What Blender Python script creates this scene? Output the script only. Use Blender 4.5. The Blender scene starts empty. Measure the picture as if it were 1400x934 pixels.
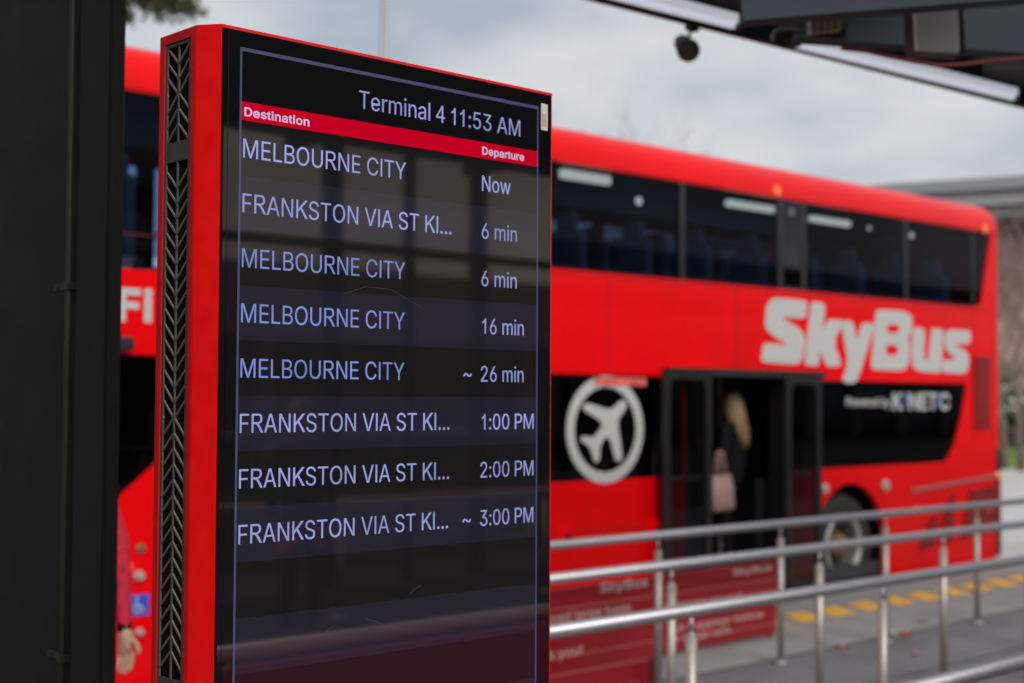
import bpy, bmesh, math, random
from mathutils import Vector, Matrix
from mathutils.geometry import tessellate_polygon
R = math.radians
random.seed(7)
SC = bpy.context.scene
COL = SC.collection

# ---------------------------------------------------------------- camera
F_PX = 1944.0                      # 50 mm lens on a 36 mm sensor, 1400 px wide photograph
CAM = Vector((0.0, 0.0, 1.75))
YAW, PITCH, ROLL = 46.9, 2.30, 0.27
th = R(YAW)
fwd_h = Vector((math.cos(th), math.sin(th), 0)); right_h = Vector((math.sin(th), -math.cos(th), 0)); upw = Vector((0, 0, 1))
p = R(PITCH)
fwd = fwd_h * math.cos(p) + upw * math.sin(p)
up0 = upw * math.cos(p) - fwd_h * math.sin(p)
r_ = R(ROLL)
cam_r = right_h * math.cos(r_) - up0 * math.sin(r_)
cam_u = up0 * math.cos(r_) + right_h * math.sin(r_)
# world vertical must lean slightly to the right at its top in the picture
cam_r, cam_u = (right_h * math.cos(r_) + up0 * math.sin(r_)), (up0 * math.cos(r_) - right_h * math.sin(r_))
cd = bpy.data.cameras.new('camera'); cam = bpy.data.objects.new('camera', cd); COL.objects.link(cam)
cam.matrix_world = Matrix(((cam_r.x, cam_u.x, -fwd.x, CAM.x), (cam_r.y, cam_u.y, -fwd.y, CAM.y),
                           (cam_r.z, cam_u.z, -fwd.z, CAM.z), (0, 0, 0, 1)))
cd.lens = 50.0; cd.sensor_width = 36.0; cd.clip_start = 0.05; cd.clip_end = 3000
cd.dof.use_dof = True; cd.dof.focus_distance = 2.42; cd.dof.aperture_fstop = 3.2
SC.camera = cam
SC.render.engine = 'CYCLES'; SC.cycles.use_denoising = True
SC.cycles.max_bounces = 8; SC.cycles.transparent_max_bounces = 16
SC.view_settings.view_transform = 'Standard'; SC.view_settings.look = 'None'
SC.view_settings.exposure = 0.0; SC.view_settings.gamma = 1.0

# ---------------------------------------------------------------- sky and sun
SUN_EL, SUN_AZ = 36.0, 250.0       # azimuth: direction the light comes from, measured from +X towards +Y
w = bpy.data.worlds.new('World'); SC.world = w; w.use_nodes = True
nt = w.node_tree; N = nt.nodes; L = nt.links; N.clear()
out = N.new('ShaderNodeOutputWorld'); bg = N.new('ShaderNodeBackground'); bg.inputs['Strength'].default_value = 0.1
sky = N.new('ShaderNodeTexSky'); sky.sky_type = 'NISHITA'; sky.sun_disc = False
sky.sun_elevation = R(SUN_EL); sky.sun_rotation = R(90 - SUN_AZ); sky.air_density = 1.0; sky.dust_density = 2.0
tc = N.new('ShaderNodeTexCoord'); mp = N.new('ShaderNodeMapping'); mp.inputs['Scale'].default_value = (1.0, 1.0, 2.4)
nz = N.new('ShaderNodeTexNoise'); nz.inputs['Scale'].default_value = 4.6; nz.inputs['Detail'].default_value = 8; nz.inputs['Roughness'].default_value = 0.5
cr = N.new('ShaderNodeValToRGB'); cr.color_ramp.elements[0].position = 0.38; cr.color_ramp.elements[1].position = 0.62
cr.color_ramp.elements[0].color = (0.44, 0.49, 0.56, 1); cr.color_ramp.elements[1].color = (0.72, 0.735, 0.75, 1)
gain = N.new('ShaderNodeVectorMath'); gain.operation = 'SCALE'; gain.inputs['Scale'].default_value = 10.0
mx = N.new('ShaderNodeMix'); mx.data_type = 'RGBA'; mx.inputs[0].default_value = 0.93
L.new(tc.outputs['Generated'], mp.inputs[0]); L.new(mp.outputs[0], nz.inputs['Vector']); L.new(nz.outputs[0], cr.inputs[0])
L.new(cr.outputs[0], gain.inputs[0]); L.new(sky.outputs[0], mx.inputs[6]); L.new(gain.outputs[0], mx.inputs[7])
L.new(mx.outputs[2], bg.inputs[0]); L.new(bg.outputs[0], out.inputs[0])
sl = bpy.data.lights.new('sun', 'SUN'); sl.energy = 2.85; sl.angle = R(26); sl.color = (1.0, 0.95, 0.88)
sun = bpy.data.objects.new('sun', sl); COL.objects.link(sun)
sdir = Vector((math.cos(R(SUN_AZ)) * math.cos(R(SUN_EL)), math.sin(R(SUN_AZ)) * math.cos(R(SUN_EL)), math.sin(R(SUN_EL))))
sun.rotation_euler = sdir.to_track_quat('Z', 'Y').to_euler(); sun.location = (-8, -8, 12)

# ---------------------------------------------------------------- helpers
def ray(px, py):
    return fwd + cam_r * ((px - 700) / F_PX) + cam_u * ((467 - py) / F_PX)
def at(px, py, X=None, Y=None, Z=None, t=None):
    """world point seen at a photo pixel, on the given real plane"""
    d = ray(px, py)
    if X is not None: k = (X - CAM.x) / d.x
    elif Y is not None: k = (Y - CAM.y) / d.y
    elif Z is not None: k = (Z - CAM.z) / d.z
    else: k = t
    return CAM + d * k

def mat(name, col, rough=0.6, metal=0.0, spec=0.5, coat=0.0, emit=None, es=0.0, var=0.0, vscale=6.0, bump=0.0, bscale=60.0,
        dirt=None, dscale=3.0, alpha=None, ior=None, streak=False):
    m = bpy.data.materials.new(name); m.use_nodes = True
    nt = m.node_tree; N = nt.nodes; L = nt.links; b = N['Principled BSDF']
    b.inputs['Base Color'].default_value = (*col, 1); b.inputs['Roughness'].default_value = rough
    b.inputs['Metallic'].default_value = metal; b.inputs['Specular IOR Level'].default_value = spec
    b.inputs['Coat Weight'].default_value = coat; b.inputs['Coat Roughness'].default_value = 0.08
    if ior: b.inputs['IOR'].default_value = ior
    if 'lcd' in name or 'screen' in name: b.inputs['Specular Tint'].default_value = (1.0, 0.94, 0.87, 1)
    if emit: b.inputs['Emission Color'].default_value = (*emit, 1); b.inputs['Emission Strength'].default_value = es
    tc = N.new('ShaderNodeTexCoord')
    src = None
    if var > 0 or dirt:
        mp = N.new('ShaderNodeMapping'); L.new(tc.outputs['Object'], mp.inputs[0])
        if streak: mp.inputs['Scale'].default_value = (1, 1, 0.12)
        n = N.new('ShaderNodeTexNoise'); n.inputs['Scale'].default_value = vscale; n.inputs['Detail'].default_value = 6
        L.new(mp.outputs[0], n.inputs['Vector'])
        r = N.new('ShaderNodeMapRange'); r.inputs[1].default_value = 0.3; r.inputs[2].default_value = 0.7
        r.inputs[3].default_value = 1 - var; r.inputs[4].default_value = 1 + var; L.new(n.outputs[0], r.inputs[0])
        s = N.new('ShaderNodeVectorMath'); s.operation = 'SCALE'; s.inputs[0].default_value = col; L.new(r.outputs[0], s.inputs['Scale'])
        src = s.outputs[0]
        if dirt:
            n2 = N.new('ShaderNodeTexNoise'); n2.inputs['Scale'].default_value = dscale; n2.inputs['Detail'].default_value = 8; n2.inputs['Roughness'].default_value = 0.65
            L.new(mp.outputs[0], n2.inputs['Vector'])
            r2 = N.new('ShaderNodeMapRange'); r2.inputs[1].default_value = 0.5; r2.inputs[2].default_value = 0.75; r2.inputs[4].default_value = dirt[3]
            L.new(n2.outputs[0], r2.inputs[0])
            mm = N.new('ShaderNodeMix'); mm.data_type = 'RGBA'; L.new(r2.outputs[0], mm.inputs[0]); L.new(src, mm.inputs[6])
            mm.inputs[7].default_value = (*dirt[:3], 1); src = mm.outputs[2]
        L.new(src, b.inputs['Base Color'])
        rr = N.new('ShaderNodeMapRange'); rr.inputs[3].default_value = max(0.02, rough * 0.8); rr.inputs[4].default_value = min(1, rough * 1.25)
        L.new(n.outputs[0], rr.inputs[0]); L.new(rr.outputs[0], b.inputs['Roughness'])
    if bump > 0:
        nb = N.new('ShaderNodeTexNoise'); nb.inputs['Scale'].default_value = bscale; nb.inputs['Detail'].default_value = 4
        L.new(tc.outputs['Object'], nb.inputs['Vector'])
        bp = N.new('ShaderNodeBump'); bp.inputs['Strength'].default_value = bump; bp.inputs['Distance'].default_value = 0.01
        L.new(nb.outputs[0], bp.inputs['Height']); L.new(bp.outputs[0], b.inputs['Normal'])
    return m

def glass_mat(name, tint, ior=1.5, gl=0.03, wave=False):
    m = bpy.data.materials.new(name); m.use_nodes = True
    nt = m.node_tree; N = nt.nodes; L = nt.links; N.clear()
    o = N.new('ShaderNodeOutputMaterial'); mix = N.new('ShaderNodeMixShader'); tr = N.new('ShaderNodeBsdfTransparent')
    gs = N.new('ShaderNodeBsdfGlossy'); fr = N.new('ShaderNodeFresnel'); fr.inputs[0].default_value = ior
    tr.inputs[0].default_value = (*tint, 1); gs.inputs['Roughness'].default_value = gl; gs.inputs[0].default_value = (0.9, 0.93, 1, 1)
    geo = N.new('ShaderNodeNewGeometry'); inv = N.new('ShaderNodeMath'); inv.operation = 'SUBTRACT'; inv.inputs[0].default_value = 1.0
    mul = N.new('ShaderNodeMath'); mul.operation = 'MULTIPLY'; L.new(geo.outputs['Backfacing'], inv.inputs[1]); L.new(inv.outputs[0], mul.inputs[0]); L.new(fr.outputs[0], mul.inputs[1])
    L.new(mul.outputs[0], mix.inputs[0]); L.new(tr.outputs[0], mix.inputs[1]); L.new(gs.outputs[0], mix.inputs[2]); L.new(mix.outputs[0], o.inputs[0])
    return m

def link(name, me, m, parent=None):
    o = bpy.data.objects.new(name, me); COL.objects.link(o)
    if m is not None:
        for k in (m if isinstance(m, (list, tuple)) else [m]): me.materials.append(k)
    if parent is not None: o.parent = parent; o.matrix_parent_inverse = Matrix.Translation(-Vector(parent.location)) if not parent.parent else o.matrix_parent_inverse
    return o
def obj(name, bm, m, parent=None, smooth=False):
    bmesh.ops.recalc_face_normals(bm, faces=bm.faces)
    me = bpy.data.meshes.new(name); bm.to_mesh(me); bm.free()
    if smooth:
        for f in me.polygons: f.use_smooth = True
    o = bpy.data.objects.new(name, me); COL.objects.link(o)
    for k in (m if isinstance(m, (list, tuple)) else [m]): me.materials.append(k)
    if parent is not None:
        o.parent = parent
        off = Vector((0, 0, 0)); q = parent
        while q: off += Vector(q.location); q = q.parent
        o.location = -off            # meshes are modelled in world coordinates
    return o
def thing(name, label, cat, loc, group=None):
    o = bpy.data.objects.new(name, None); COL.objects.link(o); o.location = loc; o.empty_display_size = 0.2
    o['label'] = label; o['category'] = cat
    if group: o['group'] = group
    return o
def tag(o, label, cat, group=None):
    o['label'] = label; o['category'] = cat
    if group: o['group'] = group
    return o
def kind(o, k):
    o['kind'] = k; return o

def bx(bm, a, b, bev=0.0, seg=2):
    x0, y0, z0 = a; x1, y1, z1 = b
    r = bmesh.ops.create_cube(bm, size=1)
    for v in r['verts']:
        v.co = Vector((x0 + (v.co.x + .5) * (x1 - x0), y0 + (v.co.y + .5) * (y1 - y0), z0 + (v.co.z + .5) * (z1 - z0)))
    if bev > 0:
        es = list({e for v in r['verts'] for e in v.link_edges})
        bmesh.ops.bevel(bm, geom=es, offset=bev, segments=seg, affect='EDGES', profile=0.5)
    return bm
def box(a, b, bev=0.0, seg=2): return bx(bmesh.new(), a, b, bev, seg)
def tube(bm, pts, rad, n=12, cap=True):
    pts = [Vector(q) for q in pts]; rings = []
    rads = rad if isinstance(rad, (list, tuple)) else [rad] * len(pts)
    prev = None
    for i, q in enumerate(pts):
        d = ((pts[min(i + 1, len(pts) - 1)] - pts[max(i - 1, 0)])).normalized()
        if prev is None:
            a = d.orthogonal().normalized()
        else:
            a = (prev - d * prev.dot(d)).normalized()
        prev = a; b = d.cross(a)
        rings.append([bm.verts.new(q + (a * math.cos(2 * math.pi * k / n) + b * math.sin(2 * math.pi * k / n)) * rads[i]) for k in range(n)])
    for i in range(len(rings) - 1):
        for k in range(n):
            bm.faces.new((rings[i][k], rings[i][(k + 1) % n], rings[i + 1][(k + 1) % n], rings[i + 1][k]))
    if cap:
        bm.faces.new(rings[0][::-1]); bm.faces.new(rings[-1])
    return bm
def lathe(bm, prof, center, axis='Y', n=32, cap0=True):
    c = Vector(center); rings = []
    for (r, h) in prof:
        ring = []
        for k in range(n):
            a = 2 * math.pi * k / n
            if axis == 'Y': v = Vector((r * math.cos(a), h, r * math.sin(a)))
            elif axis == 'Z': v = Vector((r * math.cos(a), r * math.sin(a), h))
            else: v = Vector((h, r * math.cos(a), r * math.sin(a)))
            ring.append(bm.verts.new(c + v))
        rings.append(ring)
    for i in range(len(rings) - 1):
        for k in range(n):
            bm.faces.new((rings[i][k], rings[i][(k + 1) % n], rings[i + 1][(k + 1) % n], rings[i + 1][k]))
    if prof[0][0] > 0.001 and cap0: bm.faces.new(rings[0][::-1])
    if prof[-1][0] > 0.001 and cap0: bm.faces.new(rings[-1])
    return bm
def plate(contours, y0, y1, bm=None):
    """outline(s) in X,Z (first outer, others holes) filled at y0 and extruded to y1"""
    bm = bm or bmesh.new()
    C3 = [[Vector((x, 0, z)) for x, z in c] for c in contours]
    flat = [v for c in C3 for v in c]
    tris = tessellate_polygon([[Vector((v.x, v.z, 0)) for v in c] for c in C3])
    A = [bm.verts.new((v.x, y0, v.z)) for v in flat]; B = [bm.verts.new((v.x, y1, v.z)) for v in flat]
    for t in tris:
        try: bm.faces.new([A[i] for i in t]); bm.faces.new([B[i] for i in t][::-1])
        except ValueError: pass
    k = 0
    for c in C3:
        n = len(c)
        for i in range(n):
            try: bm.faces.new((A[k + i], A[k + (i + 1) % n], B[k + (i + 1) % n], B[k + i]))
            except ValueError: pass
        k += n
    return bm
def chaikin(pts, it=2, q=0.2):
    for _ in range(it):
        o = []
        for i in range(len(pts)):
            a = pts[i]; b = pts[(i + 1) % len(pts)]
            o.append((a[0] + (b[0] - a[0]) * q, a[1] + (b[1] - a[1]) * q)); o.append((a[0] + (b[0] - a[0]) * (1 - q), a[1] + (b[1] - a[1]) * (1 - q)))
        pts = o
    return pts
# ---- lettering outlines (x,y in 1/255 of the capital height)
G = {
  '!': '98|34,80 32,254 66,254 64,80|49,-2 40,-1 33,4 28,12 26,20 28,29 33,37 40,42 49,43 58,42 65,37 70,29 72,20 70,12 65,4 58,-1',
  ',': '94|19,-60 34,36 68,36 42,-60',
  '.': '94|48,-2 39,-1 31,4 26,12 25,20 26,29 31,37 39,42 48,43 56,42 64,37 69,29 71,20 69,12 64,4 56,-1',
  '0': '227|113,-3 87,0 65,12 47,31 34,57 29,77 25,101 24,127 25,153 29,177 35,197 48,223 65,242 87,254 113,258 139,254 161,242 179,223 192,197 198,177 201,153 203,127 201,101 198,77 192,57 179,31 162,12 140,0|113,25 131,28 145,37 157,52 165,72 170,97 172,127 170,157 165,182 157,203 145,218 131,227 113,230 96,227 82,218 70,203 62,182 56,157 55,127 56,97 62,72 70,52 82,37 96,28',
  '1': '227|38,0 38,27 195,27 195,0|138,254 138,0 106,0 106,224 105,224 43,179 43,213 99,254',
  '2': '227|32,0 32,24 117,114 130,129 141,141 149,153 155,163 159,174 160,186 159,198 154,209 146,218 137,224 125,228 112,230 98,228 86,224 77,216 69,207 65,195 64,181 33,181 35,202 43,221 55,237 72,248 91,255 112,258 134,255 153,248 169,237 181,223 188,205 191,186 189,172 185,159 179,145 168,129 153,111 133,90 76,30 76,28 195,28 195,0',
  '3': '227|109,-3 87,-1 66,5 49,15 35,29 26,46 22,66 55,66 57,54 63,44 72,35 83,30 95,26 109,25 124,26 138,30 149,37 157,46 163,58 165,72 163,86 158,98 150,109 137,117 121,122 101,124 78,124 78,150 144,224 144,226 35,226 35,254 186,254 186,230 106,139 106,144 132,144 154,138 172,127 185,111 194,93 196,72 194,51 185,33 172,18 154,6 133,-1',
  '4': '227|20,53 20,79 123,254 155,254 54,83 54,81 207,81 207,53|141,0 141,61 141,73 141,159 171,159 171,0',
  '5': '227|111,-3 89,-1 70,6 54,16 41,30 33,47 30,65 61,65 64,54 69,44 77,36 87,30 98,26 111,25 125,27 138,32 149,41 157,52 162,66 164,81 162,97 157,111 148,122 137,131 124,137 109,138 96,137 84,134 73,129 64,123 34,126 48,254 183,254 183,226 75,226 67,151 68,151 77,157 89,162 101,166 115,167 131,165 147,160 161,153 172,143 182,130 189,116 194,99 195,82 193,58 184,38 171,21 154,8 134,-1',
  '6': '227|113,-3 91,-1 71,7 55,20 42,37 34,58 32,81 34,100 40,119 51,142 69,170 126,254 161,254 75,131 73,131 77,137 83,144 90,149 98,153 107,156 117,157 139,155 158,147 173,136 185,120 192,101 194,79 192,56 184,36 171,20 155,7 135,-1|113,24 127,26 139,31 149,40 157,51 162,64 164,79 162,94 157,107 149,118 139,126 127,131 113,133 99,131 87,126 77,118 69,107 64,94 62,79 64,64 69,51 77,40 87,31 99,26',
  ':': '94|48,-2 39,-1 31,4 26,12 25,20 26,29 31,37 39,42 48,43 56,42 64,37 69,29 71,20 69,12 64,4 56,-1|48,135 39,137 31,142 26,149 25,158 26,167 31,174 39,179 48,181 56,179 64,174 69,167 71,158 69,149 64,142 56,137',
  'A': '240|8,0 101,254 138,254 231,0 198,0 144,151 138,167 132,186 125,210 116,239 123,239 114,209 106,185 95,151 43,0|55,71 55,99 185,99 185,71',
  'B': '228|30,0 30,254 121,254 145,252 164,245 180,235 190,221 197,205 199,187 198,172 193,160 187,150 178,143 168,137 157,133 157,131 170,129 182,123 192,114 201,102 207,86 209,68 207,50 200,33 189,20 172,9 151,2 123,0|62,29 122,29 148,31 165,40 175,53 178,68 176,81 171,92 163,102 153,109 140,114 124,115 62,115|62,143 119,143 132,144 144,148 154,155 162,163 166,174 168,186 165,202 156,214 141,223 120,226 62,226',
  'C': '255|134,-3 113,-2 93,4 75,12 59,25 46,40 35,58 27,78 22,101 20,127 22,153 27,176 35,197 46,215 59,230 75,242 93,251 113,256 134,258 152,256 170,252 186,245 201,236 214,224 224,209 232,193 236,174 204,174 200,186 195,197 187,206 179,214 169,220 158,224 146,227 134,228 111,225 92,216 75,202 62,182 54,157 52,127 54,97 63,72 75,53 92,38 112,29 134,26 146,27 158,30 169,34 179,40 187,48 195,57 200,68 204,80 236,80 232,62 224,45 214,31 201,19 187,9 170,2 153,-2',
  'D': '251|109,0 48,0 48,29 107,29 136,31 159,40 177,55 189,75 197,99 200,128 197,156 190,180 177,200 160,214 138,223 110,226 47,226 47,254 113,254 136,253 157,248 176,239 200,221 217,196 225,175 229,153 231,128 229,102 224,80 217,59 206,42 192,27 175,15 156,7 134,2|62,254 62,0 30,0 30,254',
  'E': '209|30,0 30,254 186,254 186,226 62,226 62,143 178,143 178,114 62,114 62,29 188,29 188,0',
  'F': '205|30,0 30,254 185,254 185,226 62,226 62,139 173,139 173,111 62,111 62,0',
  'I': '150|16,0 16,29 59,29 59,226 16,226 16,254 135,254 135,226 91,226 91,29 135,29 135,0',
  'K': '233|52,73 52,108 61,119 70,131 78,141 87,152 96,162 106,172 182,254 224,254 116,138 114,138|30,0 30,254 62,254 62,167 62,112 62,97 62,0|186,0 94,130 114,155 224,0',
  'L': '196|30,0 30,254 62,254 62,29 181,29 181,0',
  'M': '314|30,0 30,254 76,254 139,94 141,87 144,79 150,61 153,52 156,42 161,24 154,24 159,41 165,61 171,79 174,87 176,94 238,254 284,254 284,0 252,0 252,145 252,163 253,184 253,207 253,229 256,229 253,217 249,205 241,181 237,171 234,161 231,152 228,145 171,0 143,0 85,145 83,152 80,160 72,181 65,204 60,216 56,229 59,229 60,208 60,186 61,164 61,145 61,0',
  'N': '262|30,0 30,254 68,254 172,91 176,84 181,75 187,65 194,53 200,41 207,27 202,27 201,41 200,54 200,67 200,79 199,97 199,254 232,254 232,0 193,0 101,145 89,165 82,177 74,191 54,226 60,227 61,192 62,164 62,153 62,145 62,0',
  'O': '267|133,-3 112,-2 93,4 75,12 59,25 46,40 35,58 27,78 22,101 20,127 22,153 27,176 35,197 46,215 59,230 75,242 93,251 112,256 133,258 155,256 174,251 192,242 208,230 221,215 232,197 240,176 245,153 247,127 245,101 240,78 232,58 221,40 208,25 192,12 174,4 155,-2|133,26 155,29 175,38 191,52 204,72 212,97 215,127 212,157 204,182 191,202 175,216 155,225 133,228 112,225 92,216 75,202 63,182 54,157 52,127 54,97 63,72 75,52 92,38 112,29',
  'P': '222|30,0 30,254 118,254 144,252 166,244 183,231 195,215 202,195 204,174 202,152 195,133 183,116 166,104 144,96 118,93 55,93 55,121 116,121 134,123 149,128 159,136 167,147 171,160 172,174 171,188 167,201 159,211 148,219 134,224 116,226 62,226 62,0',
  'R': '224|30,0 30,254 118,254 145,252 167,244 183,232 195,217 202,198 205,176 202,154 195,136 183,120 166,109 145,101 118,99 48,99 48,128 117,128 135,129 149,133 160,141 167,150 171,162 173,176 171,190 167,202 159,212 149,220 134,224 116,226 62,226 62,0|177,0 115,115 151,115 214,0',
  'S': '223|112,-4 86,-2 64,5 46,15 32,30 23,48 19,68 52,68 55,55 62,44 71,35 83,29 97,26 112,25 128,26 143,30 155,37 165,46 171,57 173,70 171,81 166,89 158,96 148,102 136,107 122,111 92,120 64,130 43,145 30,163 26,186 29,206 37,224 51,238 69,249 90,256 114,258 137,256 158,249 175,238 189,224 197,208 200,189 169,189 163,206 151,219 134,227 112,229 97,228 84,224 73,218 64,209 59,199 58,188 60,176 65,167 74,160 85,154 96,150 106,147 132,140 144,136 156,132 168,126 179,119 189,110 197,99 202,85 204,69 201,50 193,32 180,17 162,5 139,-2',
  'T': '224|16,226 16,254 208,254 208,226 128,226 128,0 96,0 96,226',
  'U': '259|129,-4 101,-1 77,8 57,22 42,40 33,62 30,87 30,254 62,254 62,89 64,72 70,57 80,44 94,34 110,28 129,26 149,28 165,34 179,44 188,57 194,72 196,89 196,254 229,254 229,87 226,62 216,40 201,22 182,8 157,-1',
  'V': '240|102,0 8,254 42,254 96,103 101,88 108,69 115,45 124,15 117,15 126,45 133,69 140,88 145,103 197,254 231,254 139,0',
  'W': '343|78,0 8,254 41,254 82,98 85,85 88,73 93,47 96,33 98,20 95,20 97,33 100,47 103,60 106,73 112,98 153,254 190,254 231,98 234,85 237,73 243,47 246,33 249,20 244,20 247,33 249,47 252,60 255,73 261,98 302,254 335,254 265,0 228,0 184,161 180,178 176,196 172,215 168,237 175,237 171,216 167,197 164,179 159,161 115,0',
  'Y': '236|102,0 102,104 8,254 46,254 96,172 104,159 111,146 118,132 125,115 112,115 119,132 126,146 133,159 140,172 191,254 228,254 134,104 134,0',
  'a': '195|80,-4 63,-3 47,2 34,11 24,22 17,37 15,54 17,69 22,80 29,90 39,97 50,102 63,105 76,108 89,110 105,112 117,113 126,115 133,117 136,121 138,127 138,128 137,139 133,148 128,156 120,161 110,164 98,165 85,164 75,161 66,156 59,150 54,144 50,137 20,146 29,161 39,173 52,182 66,188 82,191 97,192 108,192 119,190 131,186 143,180 153,172 161,160 167,145 168,126 168,0 138,0 138,26 136,26 132,19 126,12 118,6 108,1 95,-3|85,23 101,24 114,29 124,37 132,47 136,57 138,69 138,95 135,93 130,91 123,89 116,88 108,87 100,86 88,84 77,82 67,79 58,75 52,70 47,62 46,52 47,43 51,36 57,30 65,26 74,24',
  'b': '212|115,-4 99,-3 86,2 76,8 69,16 63,23 59,29 56,29 56,0 26,0 26,254 57,254 57,160 59,160 63,166 69,173 76,180 86,186 98,191 115,192 137,189 156,180 173,166 185,146 193,122 195,94 193,66 185,42 173,23 157,8 137,-1|110,23 126,26 140,33 150,44 158,58 163,75 164,95 163,114 158,131 150,145 140,156 126,163 110,165 94,163 81,156 70,145 62,131 58,114 56,95 58,75 63,58 70,43 81,32 94,26',
  'c': '198|104,-4 79,-1 58,8 41,23 28,43 20,66 17,94 20,122 28,146 41,165 58,180 79,189 104,192 117,191 130,189 142,184 153,178 162,170 170,161 176,150 181,138 151,131 149,138 145,145 141,150 135,155 128,159 121,162 113,164 104,165 86,162 73,155 62,144 54,129 50,112 48,94 50,75 54,59 62,44 73,33 86,26 104,23 113,24 121,26 129,29 135,33 141,38 146,44 149,51 152,59 181,51 177,39 171,28 163,19 153,11 142,4 130,0 117,-3',
  'd': '212|98,-4 75,-1 56,8 40,23 27,42 20,66 17,94 20,122 27,146 40,166 56,180 75,189 98,192 114,191 126,186 136,180 144,173 149,166 153,160 155,160 155,254 186,254 186,0 156,0 156,29 153,29 149,23 143,16 136,8 126,2 114,-3|102,23 118,26 132,32 142,43 150,58 154,75 156,95 154,114 150,131 142,145 132,156 118,163 102,165 86,163 72,156 62,145 54,131 50,114 48,95 50,75 54,58 62,44 73,33 86,26',
  'e': '202|106,-4 80,-1 58,8 41,23 28,42 20,66 17,93 20,121 28,145 40,165 58,180 78,189 103,192 118,191 133,187 147,180 160,170 170,157 179,141 184,121 186,97 186,85 37,85 37,110 169,110 155,101 153,119 149,134 141,147 131,157 118,163 103,165 87,163 73,157 62,147 54,135 50,121 48,105 48,89 50,69 55,53 64,40 76,31 90,25 106,23 117,24 127,26 135,31 143,36 149,44 153,53 182,45 177,32 168,20 156,10 141,2 125,-3',
  'f': '127|114,190 114,164 3,164 3,190|40,0 40,216 42,231 48,243 57,252 68,259 80,264 94,265 103,265 111,263 117,262 121,260 114,234 111,235 107,236 103,237 97,237 85,235 77,230 72,221 71,209 71,0',
  'g': '213|103,-75 84,-74 67,-70 53,-63 41,-55 32,-45 25,-35 51,-20 55,-26 61,-33 68,-39 77,-44 89,-48 103,-49 124,-46 141,-38 152,-23 156,-3 156,34 153,34 149,28 143,21 136,14 126,8 114,4 97,2 76,5 56,13 40,27 28,45 20,68 17,96 20,123 27,147 40,166 56,180 76,189 98,192 114,191 127,186 137,180 144,173 150,166 154,159 157,159 157,190 186,190 186,-4 183,-27 175,-45 162,-59 145,-68 125,-73|102,30 118,32 132,38 142,47 150,61 155,77 156,96 155,115 150,132 142,146 132,156 119,163 102,165 86,163 73,156 62,145 54,131 50,115 48,96 50,78 54,61 62,48 73,38 86,32',
  'h': '205|57,113 57,0 26,0 26,254 57,254 57,144 51,144 62,166 76,181 94,189 114,192 132,190 148,184 161,174 170,160 177,142 179,120 179,0 148,0 148,118 145,137 136,152 123,161 105,165 92,163 80,159 71,151 63,141 58,129',
  'i': '83|26,0 26,190 57,190 57,0|42,221 34,223 27,227 22,234 21,242 22,249 27,256 34,260 42,262 50,260 57,256 62,249 63,242 62,234 57,227 50,223',
  'k': '190|55,68 55,106 60,106 142,190 180,190 92,100 89,100|26,0 26,254 57,254 57,0|147,0 74,93 96,114 186,0',
  'l': '95|70,-1 50,2 37,10 29,24 26,42 26,254 57,254 57,49 58,38 60,31 65,27 73,26 77,26 80,26 83,27 85,27 90,1 86,0 81,0 75,-1',
  'm': '305|26,0 26,190 56,190 56,148 54,148 59,162 66,173 75,182 86,188 98,192 110,193 129,190 144,180 154,166 160,147 156,147 161,160 169,172 178,181 190,187 204,192 218,193 234,191 249,186 261,177 270,164 276,148 278,128 278,0 248,0 248,127 245,145 236,156 224,163 209,165 197,164 187,160 179,153 173,145 169,135 168,124 168,0 137,0 137,130 134,144 126,156 115,163 100,165 89,164 79,160 70,154 63,145 58,133 57,119 57,0',
  'n': '205|57,113 57,0 26,0 26,190 56,190 56,144 51,144 62,166 76,181 94,189 114,192 132,190 147,184 160,174 170,160 176,142 179,120 179,0 148,0 148,118 145,137 136,152 123,161 105,165 92,163 80,159 71,151 63,141 58,129',
  'o': '208|104,-4 79,-1 58,8 41,23 28,43 20,66 17,94 20,122 28,146 41,165 58,180 79,189 104,192 128,189 149,180 167,165 180,146 188,122 191,94 188,66 180,43 167,23 149,8 128,-1|104,23 121,26 135,33 146,44 154,59 158,75 160,94 158,112 154,129 146,144 135,155 121,162 104,165 86,162 73,155 62,144 54,129 50,112 48,94 50,75 54,59 62,44 73,33 86,26',
  'p': '212|26,-71 26,190 56,190 56,160 59,160 63,166 69,173 76,180 86,186 98,191 115,192 137,189 156,180 173,166 185,146 193,122 195,94 193,66 185,42 173,23 157,8 137,-1 115,-4 99,-3 86,2 76,8 69,16 63,23 59,29 57,29 57,-71|110,23 126,26 140,33 150,44 158,58 163,75 164,95 163,114 158,131 150,145 140,156 126,163 110,165 94,163 81,156 70,145 62,131 58,114 56,95 58,75 63,58 70,43 81,32 94,26',
  'r': '130|26,0 26,190 56,190 56,160 58,160 65,173 76,184 90,190 107,192 110,192 115,192 119,192 122,192 122,161 119,162 115,162 109,163 103,163 91,161 80,157 70,151 63,142 58,131 57,118 57,0',
  's': '182|91,-4 72,-3 56,2 42,9 31,19 23,32 18,47 47,53 53,40 62,30 75,25 91,23 108,25 122,31 131,40 134,51 132,60 127,68 118,74 106,78 75,85 52,93 36,104 27,119 23,137 26,152 33,166 43,177 58,185 74,190 94,192 112,191 127,186 140,179 149,170 157,158 162,145 134,139 129,149 121,158 110,164 94,166 78,164 65,158 57,150 54,139 56,129 62,122 72,116 86,111 115,105 137,97 153,86 162,71 166,53 163,37 156,24 145,12 130,3 112,-2',
  't': '114|102,190 102,164 3,164 3,190|32,236 63,236 63,49 64,38 68,31 75,26 85,25 88,25 93,26 97,26 101,27 107,1 102,0 96,-1 90,-2 84,-2 62,1 46,11 36,26 32,46',
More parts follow.
